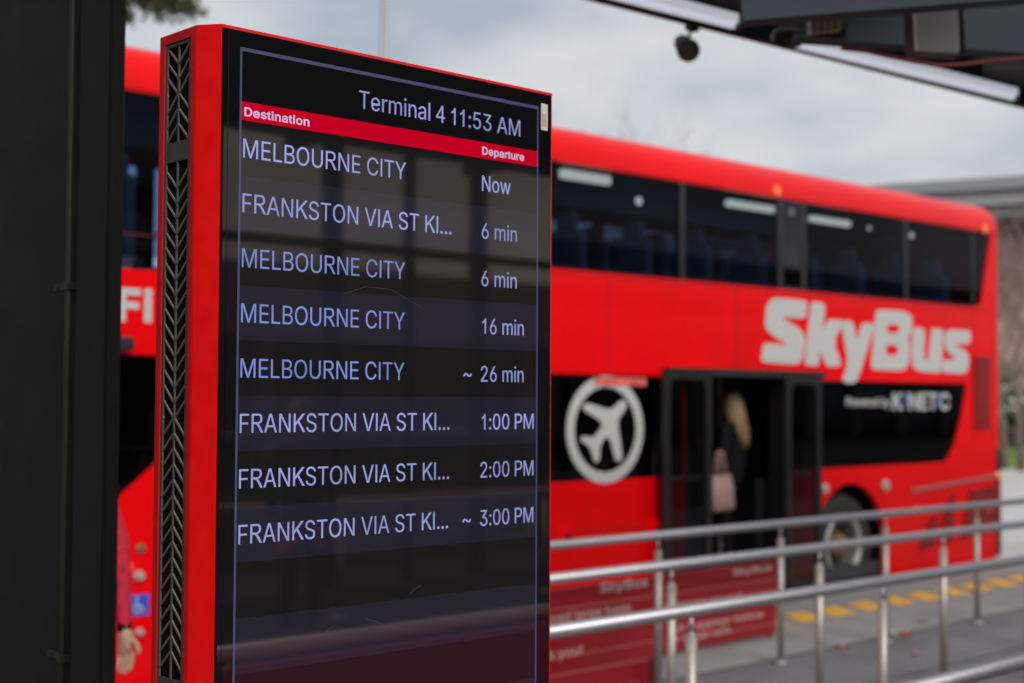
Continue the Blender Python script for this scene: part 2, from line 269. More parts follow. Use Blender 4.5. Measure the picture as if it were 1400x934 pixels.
  'u': '205|91,-3 73,-1 57,5 44,15 35,29 28,47 26,69 26,190 57,190 57,72 60,52 68,37 82,28 100,25 113,27 125,31 134,38 142,48 146,61 148,76 148,190 179,190 179,0 149,0 149,46 154,46 143,23 129,8 111,0',
  'v': '195|81,0 9,190 42,190 83,78 88,60 93,43 98,27 103,10 92,10 97,27 101,43 106,60 112,78 152,190 186,190 113,0',
  'w': '284|69,0 11,190 44,190 67,107 72,89 77,68 82,46 88,21 82,21 88,45 93,67 98,88 103,107 126,190 158,190 181,107 186,88 191,68 196,45 201,21 196,21 201,45 206,68 212,88 217,107 240,190 272,190 215,0 184,0 159,86 152,112 149,126 145,140 138,169 145,169 138,140 131,112 128,99 124,86 99,0',
  'x': '189|10,0 86,109 86,86 14,190 50,190 74,153 82,139 90,127 97,115 104,103 88,103 95,115 101,127 108,139 117,153 141,190 176,190 104,84 104,107 179,0 143,0 115,43 107,56 100,68 93,80 86,91 102,91 95,80 89,68 82,56 74,43 46,0',
  'y': '195|24,-69 31,-43 36,-44 44,-45 52,-44 59,-42 65,-37 71,-29 75,-18 81,-1 9,190 42,190 83,78 88,60 93,43 98,27 103,10 92,10 97,27 101,43 106,60 112,78 153,190 186,190 102,-29 96,-43 88,-54 80,-62 70,-68 58,-71 46,-73 39,-72 32,-72 27,-70',
  '~': '227|26,75 28,94 33,109 41,120 51,127 63,132 76,133 88,132 99,128 110,121 123,110 131,104 137,99 143,97 149,96 159,98 166,104 171,113 172,126 200,126 199,107 193,93 185,81 175,74 163,70 151,68 138,70 127,74 116,81 103,91 95,98 89,102 83,104 77,105 68,103 60,98 56,89 54,75',
}
# plain grotesque forms for the letters whose outlines overlap or carry serifs
G['I'] = '92|30,0 30,255 62,255 62,0'
G['l'] = '82|25,0 25,262 57,262 57,0'
G['1'] = '186|118,0 86,0 86,196 66,180 30,163 30,193 58,208 82,230 100,256 118,256'
G['K'] = '236|27,0 27,255 61,255 61,128 187,255 233,255 127,150 238,0 193,0 103,128 61,88 61,0'
G['t'] = '104|85,1 90,28 75,26 63,30 60,42 60,159 88,159 88,184 60,184 60,232 28,212 28,184 6,184 6,159 28,159 28,48 32,16 44,2 66,-3'
G['P'] = '222|27,0 27,255 130,255 165,249 192,230 205,205 208,178 204,150 190,124 165,106 130,100 61,100 61,0|61,129 130,129 152,134 167,148 174,178 168,205 152,221 130,226 61,226'
G['4'] = '200|120,0 120,62 8,62 8,91 126,255 151,255 151,91 186,91 186,62 151,62 151,0|39,91 120,91 120,205'
G['R'] = '234|27,0 27,255 140,255 170,250 193,238 206,216 210,186 205,158 190,137 168,124 142,117 160,104 180,80 230,0 188,0 153,54 130,88 112,104 95,113 61,113 61,0|61,142 136,142 158,148 172,162 176,186 172,208 160,222 140,227 61,227'
def area2(c): return sum(c[i][0] * c[(i + 1) % len(c)][1] - c[(i + 1) % len(c)][0] * c[i][1] for i in range(len(c)))
def glyph(ch):
    a, *cs = G[ch].split('|')
    return int(a), [[tuple(map(float, q.split(','))) for q in c.split(' ')] for c in cs]
def offset_poly(c, d):
    o = []; n = len(c)
    for i in range(n):
        p0, p1, p2 = Vector(c[i - 1]), Vector(c[i]), Vector(c[(i + 1) % n])
        e1 = (p1 - p0); e2 = (p2 - p1)
        if e1.length < 1e-6 or e2.length < 1e-6: o.append(c[i]); continue
        n1 = Vector((e1.y, -e1.x)).normalized(); n2 = Vector((e2.y, -e2.x)).normalized()
        m = (n1 + n2)
        if m.length < 0.3: m = n1
        m.normalize(); k = d / max(0.5, m.dot(n1)); q = p1 + m * k; o.append((q.x, q.y))
    return o
def text_bm(s, x0, x1, base, cap, y, depth=0.0006, bold=0.0, flip=False, bm=None):
    """a line of lettering between x0 and x1 on the plane y, facing -y; baseline height and cap height in metres"""
    cs = []; pen = 0.0; zoff = 0
    for ch in s:
        if ch == ' ': pen += 92; continue
        adv, cc = glyph(ch)
        outer = None
        sgn = max(cc, key=lambda c: abs(area2(c))); sg = 1 if area2(sgn) > 0 else -1
        for c in cc:
            if bold: c = offset_poly(c, bold * sg)
            hole = (area2(c) * sg) < 0
            q = [(a + pen, b) for a, b in c]
            cs.append((hole, q))
        pen += adv + bold * 1.2
    xs = [a for h, c in cs for a, b in c]; lo, hi = min(xs), max(xs)
    sx = (x1 - x0) / (hi - lo); sz = cap / 255.0
    bm = bm or bmesh.new()
    outs = [[c] for h, c in cs if not h]
    def inside(pt, poly):
        r = False; n = len(poly)
        for i in range(n):
            (ax, ay), (bx_, by) = poly[i], poly[(i + 1) % n]
            if (ay > pt[1]) != (by > pt[1]) and pt[0] < (bx_ - ax) * (pt[1] - ay) / (by - ay) + ax: r = not r
        return r
    for h, c in cs:
        if h:
            for g in outs:
                if inside(c[0], g[0]): g.append(c); break
    for i, g in enumerate(outs):
        g2 = [[(x0 + (a - lo) * sx if not flip else x1 - (a - lo) * sx, base + b * sz) for a, b in c] for c in g]
        e = 0.00004 * (i % 3)
        plate(g2, y - e if not flip else y + e, y + depth + e, bm)
    return bm

def words_at(s_, x0, x1):
    """the words of a line with the span each one takes between x0 and x1"""
    pen = 0.0; spans = []; cur = None
    for ch in s_ + ' ':
        if ch == ' ':
            if cur: spans.append(cur); cur = None
            pen += 92; continue
        adv, cc = glyph(ch); xs = [a for c in cc for a, b in c]
        if cur is None: cur = [ch, pen + min(xs), pen + max(xs)]
        else: cur[0] += ch; cur[2] = pen + max(xs)
        pen += adv
    lo, hi = spans[0][1], spans[-1][2]; k = (x1 - x0) / (hi - lo)
    return [(w, x0 + (a - lo) * k, x0 + (b - lo) * k) for w, a, b in spans]
# ---------------------------------------------------------------- materials
M = {}
M['red_frame'] = mat('red_powder_coat', (0.76, 0.003, 0.004), 0.33, spec=0.6, var=0.05, vscale=25, bump=0.10, bscale=650, dirt=(0.5, 0.02, 0.02, 0.35), dscale=30)
M['bus_red'] = mat('bus_red_paint', (0.74, 0.0008, 0.0025), 0.30, spec=0.15, coat=0.10, var=0.07, vscale=0.9, dirt=(0.50, 0.004, 0.008, 0.45), dscale=0.8)
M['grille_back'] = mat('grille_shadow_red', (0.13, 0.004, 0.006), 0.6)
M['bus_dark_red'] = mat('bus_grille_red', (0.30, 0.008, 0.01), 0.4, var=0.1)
M['screen_black'] = mat('screen_glass_black', (0.006, 0.006, 0.007), 0.025, spec=1.0, ior=1.62)
M['lcd_dark'] = mat('lcd_dark_row', (0.006, 0.006, 0.006), 0.03, spec=1.0, ior=1.62, emit=(0.35, 0.30, 0.34), es=0.012)
M['lcd_light'] = mat('lcd_light_row', (0.006, 0.006, 0.007), 0.03, spec=1.0, ior=1.62, emit=(0.40, 0.38, 0.72), es=0.026)
M['lcd_line'] = mat('lcd_frame_line', (0.01, 0.01, 0.02), 0.03, spec=0.8, emit=(0.42, 0.42, 0.95), es=0.14)
M['lcd_red'] = mat('lcd_red_bar', (0.02, 0.0, 0.0), 0.03, spec=0.8, emit=(0.70, 0.0, 0.022), es=0.72)
M['lcd_purple'] = mat('lcd_purple_bar', (0.01, 0.0, 0.01), 0.03, spec=0.8, emit=(0.42, 0.24, 0.50), es=0.035)
def lcd_text(name, c, s):
    m = mat(name, (0.02, 0.02, 0.03), 0.05, emit=c, es=s)
    nt = m.node_tree; N = nt.nodes; L = nt.links; b = N['Principled BSDF']
    tc = N.new('ShaderNodeTexCoord'); wv = N.new('ShaderNodeTexNoise'); wv.inputs['Scale'].default_value = 9
    r = N.new('ShaderNodeMapRange'); r.inputs[1].default_value = 0.35; r.inputs[2].default_value = 0.65; r.inputs[3].default_value = s * 0.82; r.inputs[4].default_value = s * 1.12
    L.new(tc.outputs['Object'], wv.inputs['Vector']); L.new(wv.outputs[0], r.inputs[0]); L.new(r.outputs[0], b.inputs['Emission Strength'])
    return m
M['lcd_text'] = lcd_text('lcd_white_text', (0.40, 0.44, 0.93), 0.72)
M['lcd_text_blue'] = lcd_text('lcd_blue_white_text', (0.27, 0.37, 0.92), 0.66)
M['lcd_text_bold'] = lcd_text('lcd_heading_text', (0.72, 0.62, 0.95), 0.78)
M['grille'] = mat('grille_grey', (0.11, 0.105, 0.10), 0.5, metal=0.3, var=0.12, vscale=40, bump=0.1, bscale=300)
M['grille_bar'] = mat('grille_bar_edge', (0.22, 0.19, 0.155), 0.5, metal=0.2, var=0.1)
M['void'] = mat('black_recess', (0.008, 0.008, 0.008), 0.9, spec=0.1)
M['rubber'] = mat('black_rubber', (0.012, 0.012, 0.013), 0.55)
M['shelter'] = mat('black_powder_coat', (0.006, 0.006, 0.0055), 0.6, spec=0.06, var=0.15, vscale=8, bump=0.3, bscale=500, dirt=(0.011, 0.011, 0.009, 0.3), dscale=9)
M['conduit'] = mat('weathered_conduit', (0.012, 0.0125, 0.010), 0.6, spec=0.15, var=0.25, vscale=30)
M['sticker'] = mat('cream_sticker', (0.55, 0.53, 0.45), 0.6)
M['sticker_ink'] = mat('sticker_ink', (0.12, 0.11, 0.09), 0.6)
M['steel'] = mat('brushed_stainless', (0.45, 0.445, 0.48), 0.5, metal=0.92, var=0.06, vscale=50)
M['steel_post'] = mat('brushed_stainless_post', (0.44, 0.40, 0.36), 0.48, metal=0.7, var=0.08, vscale=40)
M['paving'] = mat('grey_paving', (0.165, 0.172, 0.185), 0.75, var=0.12, vscale=2.5, bump=0.4, bscale=90, dirt=(0.085, 0.085, 0.088, 0.9), dscale=1.6)
M['concrete'] = mat('light_concrete', (0.30, 0.30, 0.295), 0.85, var=0.12, vscale=3, bump=0.3, bscale=80, dirt=(0.2, 0.19, 0.18, 0.5), dscale=1.1)
M['road'] = mat('pale_concrete_road', (0.50, 0.49, 0.475), 0.85, var=0.1, vscale=2, dirt=(0.25, 0.24, 0.23, 0.5), dscale=0.8)
M['asphalt'] = mat('grey_asphalt', (0.17, 0.17, 0.175), 0.85, var=0.12, vscale=1.0, bump=0.3, bscale=50)
M['yellow'] = mat('yellow_road_paint', (0.88, 0.50, 0.06), 0.7, var=0.12, vscale=12, dirt=(0.5, 0.35, 0.12, 0.5), dscale=7)
M['glass_up'] = glass_mat('tinted_upper_glass', (0.55, 0.60, 0.70), 1.16)
M['glass_low'] = glass_mat('tinted_lower_glass', (0.36, 0.34, 0.35), 1.5)
M['far_glass'] = glass_mat('far_side_glass', (0.66, 0.84, 1.0), 1.2)
M['sky_dimming_glass'] = glass_mat('brown_sky_dimming_glass', (0.80, 0.73, 0.66), 1.3)  # tint chosen to darken and warm the sky mirrored in the screen
M['magenta_board'] = mat('magenta_red_board', (0.62, 0.02, 0.14), 0.5)
M['bus_glow_rail'] = mat('pale_brown_rail_bus_glow', (0.88, 0.60, 0.54), 0.4, var=0.1)  # steel rail; glow mirrored from the red bus is put into the colour
M['forecourt'] = mat('forecourt_painted_shade', (0.035, 0.028, 0.025), 0.9, spec=0.1, var=0.2, vscale=1.5)  # building shade is put into this ground colour
M['door_glass'] = glass_mat('door_glass', (0.46, 0.45, 0.47), 1.45)
M['mullion'] = mat('dark_window_pillar', (0.014, 0.013, 0.014), 0.3)
M['interior'] = mat('dark_interior_trim', (0.035, 0.035, 0.042), 0.7)
M['seat'] = mat('dark_seat_fabric', (0.05, 0.055, 0.075), 0.9, var=0.2)
M['white'] = mat('white_vinyl', (0.47, 0.48, 0.48), 0.5)
M['blue_ink'] = mat('blue_vinyl', (0.03, 0.16, 0.42), 0.45)
M['board_red'] = mat('red_board', (0.30, 0.006, 0.012), 0.35, coat=0.2, var=0.06, vscale=3)
M['board_line'] = mat('board_pale_line', (0.42, 0.09, 0.09), 0.5)
M['board_text'] = mat('board_pale_lettering', (0.62, 0.42, 0.42), 0.6)
M['light_strip'] = mat('saloon_light', (0.6, 0.65, 0.6), 0.5, emit=(0.95, 0.92, 0.66), es=1.15)
M['blue_sign'] = mat('blue_sign', (0.02, 0.08, 0.50), 0.5)
M['amber'] = mat('amber_lens', (0.75, 0.13, 0.02), 0.25, coat=0.5, emit=(1, 0.18, 0.02), es=0.25)
M['lens_white'] = mat('white_lens', (0.36, 0.33, 0.31), 0.2, coat=0.6)
M['tyre'] = mat('tyre_rubber', (0.018, 0.018, 0.018), 0.8, var=0.2, vscale=10)
M['rim'] = mat('polished_rim', (0.42, 0.41, 0.40), 0.5, metal=0.35, var=0.1, vscale=9)
M['rim_disc'] = mat('dark_wheel_disc', (0.05, 0.045, 0.04), 0.6, var=0.2)
M['hub'] = mat('brown_hub', (0.16, 0.10, 0.035), 0.6, metal=0.0, var=0.3, vscale=12)
M['soffit'] = mat('canopy_soffit', (0.016, 0.018, 0.021), 0.6, var=0.15, vscale=2)
M['beam'] = mat('blue_grey_steel', (0.020, 0.032, 0.044), 0.6, spec=0.25, var=0.12, vscale=3, bump=0.1, bscale=60)
M['tube_light'] = mat('lit_tube_diffuser', (0.75, 0.77, 0.82), 0.5, emit=(0.80, 0.83, 0.95), es=0.5)
M['track'] = mat('black_track', (0.01, 0.011, 0.008), 0.5)
M['lamp_body'] = mat('brown_grey_lamp', (0.055, 0.045, 0.040), 0.5)
M['jbox'] = mat('beige_box', (0.78, 0.79, 0.68), 0.6, var=0.05, vscale=8)
M['brass'] = mat('brass_terminals', (0.42, 0.33, 0.2), 0.5, metal=0.3)
M['cable_red'] = mat('red_cable', (0.28, 0.05, 0.05), 0.5)
M['cable_grey'] = mat('grey_cable', (0.25, 0.25, 0.23), 0.5)
M['roof_grey'] = mat('grey_metal_roof', (0.30, 0.31, 0.31), 0.6, var=0.06, vscale=0.6)
M['brown_wall'] = mat('brown_brick_wall', (0.36, 0.27, 0.225), 0.9, var=0.15, vscale=1.6, streak=True, dirt=(0.26, 0.19, 0.15, 0.7), dscale=0.8)
M['tan_wall'] = mat('tan_wall', (0.24, 0.195, 0.16), 0.9, var=0.08, vscale=0.8)
M['dark_glass'] = mat('dark_facade_glass', (0.02, 0.025, 0.03), 0.1, coat=0.4)
M['bark'] = mat('grey_brown_bark', (0.15, 0.11, 0.095), 0.9, var=0.2, vscale=6)
M['twig'] = mat('bare_twigs', (0.20, 0.14, 0.13), 0.9)
M['leaf'] = mat('olive_leaves', (0.085, 0.095, 0.035), 0.6, var=0.45, vscale=1.2)
M['leaf2'] = mat('shrub_leaves', (0.07, 0.11, 0.035), 0.6, var=0.45, vscale=2)
M['flower'] = mat('white_flowers', (0.75, 0.75, 0.72), 0.7)
M['grass'] = mat('grass', (0.12, 0.17, 0.05), 0.9, var=0.3, vscale=5)
M['pole'] = mat('galvanised_pole', (0.30, 0.31, 0.32), 0.5, metal=0.5)
M['black_cloth'] = mat('black_cloth', (0.007, 0.007, 0.009), 0.9, spec=0.1, var=0.2, vscale=8)
M['red_spot'] = mat('red_patterned_jacket', (0.50, 0.008, 0.035), 0.8, dirt=(0.05, 0.0, 0.02, 1.0), dscale=34, var=0.1)
M['hivis'] = mat('green_vest', (0.35, 0.62, 0.03), 0.7)
M['orange_cloth'] = mat('orange_cloth', (0.60, 0.12, 0.03), 0.8)
M['navy_cloth'] = mat('navy_cloth', (0.03, 0.03, 0.06), 0.9)
M['skin'] = mat('skin', (0.44, 0.24, 0.17), 0.55, var=0.06, vscale=15)
M['blonde'] = mat('blonde_hair', (0.17, 0.11, 0.05), 0.6, var=0.35, vscale=22, streak=True)
M['brown_hair'] = mat('brown_hair', (0.10, 0.055, 0.03), 0.6, var=0.3, vscale=22)
M['bag'] = mat('pink_leather', (0.31, 0.18, 0.175), 0.5, var=0.08, vscale=12)
M['leaf_red'] = mat('fallen_leaf_red', (0.55, 0.12, 0.08), 0.7)
M['leaf_pale'] = mat('fallen_leaf_pale', (0.40, 0.26, 0.20), 0.7)

# ---------------------------------------------------------------- ground
g = bmesh.new(); bx(g, (-1500, -1500, -0.30), (1500, 1500, -0.16))
kind(obj('asphalt_ground', g, M['asphalt']), 'structure')
kind(obj('bus_road', box((-40, 7.45, -0.28), (60, 21.0, -0.150)), M['road']), 'structure')
kind(obj('forecourt_ground', box((-60, -60, -0.25), (90, 0.5, 0.0)), M['forecourt']), 'structure')  # darkened in colour, as if shaded by the building
kind(obj('platform_pavement', box((-40, 0.502, -0.25), (60, 5.87, 0.0)), M['paving']), 'structure')
edge = kind(obj('pavement_edge_strip', box((-40, 5.872, -0.25), (60, 7.26, 0.002)), M['concrete']), 'structure')
kb = kind(obj('kerb', box((-40, 7.262, -0.25), (60, 7.44, 0.0), 0.012), M['concrete']), 'structure')
# painted yellow hatch marks along the pavement edge
yg = bmesh.new()
for k in range(-2, 34):
    x = 8.2 + 0.46 * k
    v = [yg.verts.new(q) for q in ((x, 7.0, 0.006), (x + 0.30, 7.0, 0.006), (x + 0.30 - 0.25, 6.63, 0.006), (x - 0.25, 6.63, 0.006))]
    yg.faces.new(v)
hm = kind(obj('yellow_hatch_marks', yg, M['yellow']), 'structure')
# paving joints are real grooves of darker slabs: long strips
jb = bmesh.new()
for k in range(0, 6):
    y = 5.86 - 0.9 * k
    bx(jb, (-5, y - 0.012, 0.0), (40, y, 0.003))
kind(obj('paving_drain_line', jb, M['track']), 'structure')
for i, (px, py, mm, sz, lb) in enumerate([(1239, 870, 'leaf_red', .055, 'small red fallen leaf on the grey pavement'),
        (1152, 886, 'leaf_pale', .07, 'pale brown curled leaf on the pavement nearest the red boards'),
        (1262, 852, 'leaf_pale', .05, 'tiny pale leaf just beyond the red fallen leaf'),
        (1222, 869, 'sticker', .05, 'pale scrap at the foot of the far rail post beside the red leaf'),
        (1254, 897, 'leaf_pale', .04, 'pale speck of leaf nearest the camera by the post')]):
    q = at(px, py, Z=0.0); lf = bmesh.new()
    ps = [(math.cos(a) * sz * (1 if k % 2 else .55), math.sin(a) * sz * (.8 if k % 2 else .5)) for k, a in enumerate([j * math.pi / 5 for j in range(10)])]
    cvt = lf.verts.new((q.x, q.y, 0.012)); vs = [lf.verts.new((q.x + a, q.y + b, 0.004 + 0.02 * (k % 3))) for k, (a, b) in enumerate(ps)]
    for k in range(10): lf.faces.new((cvt, vs[k], vs[(k + 1) % 10]))
    tag(obj('fallen_leaf', lf, M[mm]), lb, 'leaf')

# ---------------------------------------------------------------- information totem
TY = 2.01; TX0, TX1 = 1.228, 1.990; TZ = 2.360; CB = (1.201, 2.047); TB = 2.164; TB2 = 2.200
totem = thing('departure_totem', 'tall red framed departures screen with grey chevron grille on its side', 'information screen', (1.6, 2.1, 0))
def prism(poly, z0, z1, bm=None):
    bm = bm or bmesh.new()
    A = [bm.verts.new((x, y, z0)) for x, y in poly]; B = [bm.verts.new((x, y, z1)) for x, y in poly]
    n = len(poly)
    for i in range(n): bm.faces.new((A[i], A[(i + 1) % n], B[(i + 1) % n], B[i]))
    bm.faces.new(A[::-1]); bm.faces.new(B)
    return bm
# housing: six sided column with a recess in front for the screen and one on the side for the grille
GY0, GY1 = 2.063, 2.147            # grille extent in y
hx = 1.2125
hb = bmesh.new()
prism([(TX0, TY), (CB[0], CB[1]), (CB[0], GY0), (hx, GY0), (hx, 2.08), (TX0 + 0.006, 2.03)], 0, TZ, hb)       # front left corner with chamfer
prism([(CB[0], GY1), (CB[0], TB), (CB[0] + .027, TB2), (TX1 - .02, TB2), (TX1, TB), (TX1, TY + .002), (TX1 - 0.006, TY), (TX1 - .008, 2.045), (1.26, 2.05), (hx, 2.09), (hx, GY1)], 0, TZ, hb)
bmesh.ops.recalc_face_normals(hb, faces=hb.faces)
bmesh.ops.bevel(hb, geom=[e for e in hb.edges if abs(e.verts[0].co.z - e.verts[1].co.z) > 1 and e.calc_face_angle(0) > 0.4], offset=0.0012, segments=2, affect='EDGES')
housing = obj('housing', hb, M['red_frame'], totem)
cap_ = bmesh.new(); prism([(TX0, TY + .0005), (CB[0] + .001, CB[1]), (CB[0] + .001, TB), (CB[0] + .027, TB2 - .001), (TX1 - .021, TB2 - .001), (TX1 - .001, TB), (TX1 - .001, TY + .0005)], TZ - 0.004, TZ + 0.0015, cap_)
obj('top_cap', cap_, M['red_frame'], totem)
obj('grille_surround', box((CB[0], GY0, 2.345), (hx, GY1, TZ - .005)), M['red_frame'], totem)
obj('grille_surround', box((CB[0], GY0, 0), (hx, GY1, 0.3)), M['red_frame'], totem)
obj('grille_recess', box((CB[0] + .0052, GY0 - .001, .3), (CB[0] + .008, GY1 + .001, 2.35)), M['void'], totem)
# grille: rim, spine, solid bands and separate slanting bars
GX0, GX1 = CB[0] + .0012, CB[0] + .0045
gr = bmesh.new(); GC = (GY0 + GY1) / 2
bx(gr, (GX0, GY0 + .0005, .302), (GX1, GY0 + .007, 2.344)); bx(gr, (GX0, GY1 - .007, .302), (GX1, GY1 - .0005, 2.344))
bx(gr, (GX0, GY0 + .007, 2.338), (GX1, GY1 - .007, 2.344))
bands = [(2.143, 2.176), (1.258, 1.287), (0.302, 0.345)]
for a, b in bands: bx(gr, (GX0 + .0003, GY0 + .0071, a), (GX1, GY1 - .0071, b))
grille = obj('grille_frame', gr, M['grille'], totem)
obj('grille_spine', box((GX0 + .0004, GC - .0018, .345), (GX1, GC + .0018, 2.338)), M['grille'], grille)
hw = (GY1 - GY0) / 2 - .0085; rise = 0.0290; pitch = 0.0256; bt = 0.0021
def bar_mesh(sy, sv):
    """bar from the spine to the rim: sy = which side, sv = +1 rises outward, -1 falls outward"""
    bm = bmesh.new()
    a = Vector((0, 0, 0)); b = Vector((0, sy * hw, sv * rise)); d = (b - a).normalized(); n = Vector((0, -d.z, d.y)) * bt * .8
    vs = []
    for x in (GX0 + .0006, GX1 - .0002):
        for q in (a + n, a - n, b - n, b + n): vs.append(bm.verts.new((x, q.y, q.z)))
    for f in ((0, 1, 2, 3), (7, 6, 5, 4), (0, 4, 5, 1), (1, 5, 6, 2), (2, 6, 7, 3), (3, 7, 4, 0)): bm.faces.new([vs[i] for i in f])
    bmesh.ops.recalc_face_normals(bm, faces=bm.faces)
    me = bpy.data.meshes.new('grille_bar'); bm.to_mesh(me); bm.free(); me.materials.append(M['grille_bar']); return me
bars = {(sy, sv): bar_mesh(sy, sv) for sy in (1, -1) for sv in (1, -1)}
def add_bar(sy, sv, z):
    o = bpy.data.objects.new('grille_bar', bars[(sy, sv)]); COL.objects.link(o); o.parent = grille; o.location = (0, GC + sy * .0014, z)
def section(z0, z1):
    c = (z0 + z1) / 2
    for sy in (1, -1):
        k = 0
        while c + k * pitch + (0 if k else 0) < z1 - .006:
            if c + k * pitch + rise <= z1 + 0.002: add_bar(sy, 1, c + k * pitch)
            k += 1
        k = 0
        while c - k * pitch > z0 + .006:
            if c - k * pitch - rise >= z0 - 0.002: add_bar(sy, -1, c - k * pitch)
            k += 1
        # small diamonds on the rim level with the crossing
        dm = bmesh.new(); yy = GC + sy * (hw + .0035)
        q = [(yy, c + .006), (yy - sy * .004, c), (yy, c - .006)]
        A = [dm.verts.new((GX0 + .0008, a, b)) for a, b in q]; B = [dm.verts.new((GX1, a, b)) for a, b in q]
        dm.faces.new(A); dm.faces.new(B[::-1])
        for i in range(3): dm.faces.new((A[i], A[(i + 1) % 3], B[(i + 1) % 3], B[i]))
        obj('grille_notch', dm, M['grille_bar'], grille)
section(2.176, 2.338); section(1.287, 2.143); section(0.345, 1.258)
sc_ = bmesh.new(); lathe(sc_, [(.0028, -.001), (.0028, .0006), (.0015, .0012)], (CB[0] - .001, 2.057, 1.285), 'X', 12)
obj('screw', sc_, M['steel'], totem)
# screen
obj('bezel', box((TX0 + .0032, TY - .0012, .42), (TX1 - .0050, TY + .006, TZ - .0035), 0.0008, 1), M['screen_black'], totem)
glass = obj('screen_glass', box((TX0 + .012, TY - .0024, .43), (TX1 - .0085, TY - .0008, TZ - .010)), M['screen_black'], totem)
obj('lower_panel', box((TX0 + .0032, TY - .001, .02), (TX1 - .005, TY + .006, .415)), M['rubber'], totem)
YS = TY - .0024
SX0, SX1 = 1.2650, 1.9440
row0 = 2.116; rp = 0.0908
for k in range(-1, 11):
    zt = row0 - k * rp if k >= 0 else 2.2065
    zb = row0 - (k + 1) * rp
    light = (k % 2 == 0)
    if zb < 1.045: break
    b = box((SX0, YS - .0003, zb + .00005), (SX1, YS - .00002, zt - .00005))
    obj('screen_row', b, M['lcd_light' if light else 'lcd_dark'], totem)
fr_ = bmesh.new()
bx(fr_, (1.2612, YS - .0006, 1.02), (1.2648, YS - .00002, 2.3285)); bx(fr_, (1.9442, YS - .0006, 1.02), (1.9472, YS - .00002, 2.3285))
bx(fr_, (1.2649, YS - .0006, 2.3225), (1.9441, YS - .00002, 2.3285))
obj('screen_border_line', fr_, M['lcd_line'], totem)
obj('heading_bar', box((SX0, YS - .0006, 2.2075), (SX1, YS - .00002, 2.2385)), M['lcd_red'], totem)
YT = YS - .0011
def line(s, x0, x1, z, cap, bold=0, mt='lcd_text', nm='screen_text'):
    return obj(nm, text_bm(s, x0, x1, z, cap, YT, 0.0003, bold if bold else -1.5), M[mt], totem)
def txp(px): return at(px, 545, Y=TY).x
line('Terminal 4 11:53 AM', txp(486), txp(708), 2.2615, .0322, nm='clock_heading')
line('Destination', txp(328), txp(417.5), 2.2150, .0143, 7, 'lcd_text_bold', 'column_heading')
line('Departure', txp(656), txp(713.5), 2.2152, .0143, 7, 'lcd_text_bold', 'column_heading')
dest = ['MELBOURNE CITY', 'FRANKSTON VIA ST KI...', 'MELBOURNE CITY', 'MELBOURNE CITY', 'MELBOURNE CITY', 'FRANKSTON VIA ST KI...', 'FRANKSTON VIA ST KI...', 'FRANKSTON VIA ST KI...']
dep = [('Now', 656, 695), ('6 min', 656, 704), ('6 min', 656, 704), ('16 min', 657, 714), ('26 min', 655, 714), ('1:00 PM', 656, 728), ('2:00 PM', 654.5, 728), ('3:00 PM', 654, 728)]
xe = [551, 614, 551, 551, 551, 613, 613, 612]; xs_ = [328, 328, 326, 326, 325, 325, 324, 322]
for i, s in enumerate(dest):
    z = 2.1455 - i * 0.0908
    line(s, 1.2685, txp(xe[i]) , z, .0318, 0, 'lcd_text_blue' if i in (2, 3, 4) else 'lcd_text', nm='destination_text')
    line(dep[i][0], txp(656) if dep[i][0][0] != '1' else txp(657.5), txp(dep[i][2]), z - .0005, .0300, nm='departure_text')
for i in (4, 7):
    line('~', txp(632), txp(643), 2.1455 - i * 0.0908 + .000, .0300, nm='approximate_sign')
obj('sticker', box((1.9545, YS - .0008, 2.283), (1.9725, YS - .0001, 2.336)), M['sticker'], totem)
sk = bmesh.new()
for j in range(3): bx(sk, (1.9575 + .0042 * j, YS - .0010, 2.290), (1.9590 + .0042 * j, YS - .00085, 2.316))
obj('sticker_print', sk, M['sticker_ink'], totem)
for pts in ([(443, 868), (446, 863), (452, 858), (459, 856)], [(500, 846), (515, 850), (524, 856), (531, 862)], [(470, 402), (500, 392), (535, 396), (575, 420)], [(560, 812), (566, 806), (575, 801)]):
    q = [at(a, b, Y=YS - .0004) for a, b in pts]; b_ = bmesh.new(); tube(b_, q, .00022, 5); obj('hair_scratch', b_, M['sticker_ink'], totem, True)
plt = obj('base_plate', box((TX0 - .08, TY - .03, .002), (TX1 + .06, TB2 + .05, .012), .002), M['steel_post'], totem)
# ---------------------------------------------------------------- bus
YB = 7.81; XF, XR = 2.1, 14.88; YF = YB + 2.5; RZ = 3.93
def s(px, py, Y=YB):
    q = at(px, py, Y=Y); return (q.x, q.z)
bus = thing('double_decker_bus', 'red double decker airport bus with white lettering and an open middle door', 'bus', (8.5, 9.0, -0.15))
ZWT = 3.606; ZWB = 2.763; ZLT = 1.945; ZLB = 1.105
shell = bmesh.new(); bx(shell, (XF, YB, 0.0), (XR, YF, RZ), 0.27, 6)
roof = shell.copy(); rear = shell.copy()
def cut(bm, co, no):
    bmesh.ops.bisect_plane(bm, geom=bm.verts[:] + bm.edges[:] + bm.faces[:], plane_co=co, plane_no=no, clear_outer=True)
cut(roof, (0, 0, ZWT + .004), (0, 0, -1))
r_o = obj('roof', roof, M['bus_red'], bus, True)
cut(rear, (14.60, 0, 0), (-1, 0, 0)); cut(rear, (0, 0, ZWT + .002), (0, 0, 1)); obj('rear_end', rear, M['bus_red'], bus, True)
front = shell.copy(); cut(front, (2.38, 0, 0), (1, 0, 0)); cut(front, (0, 0, ZWT + .002), (0, 0, 1)); obj('front_end', front, M['bus_red'], bus, True)
shell.free()
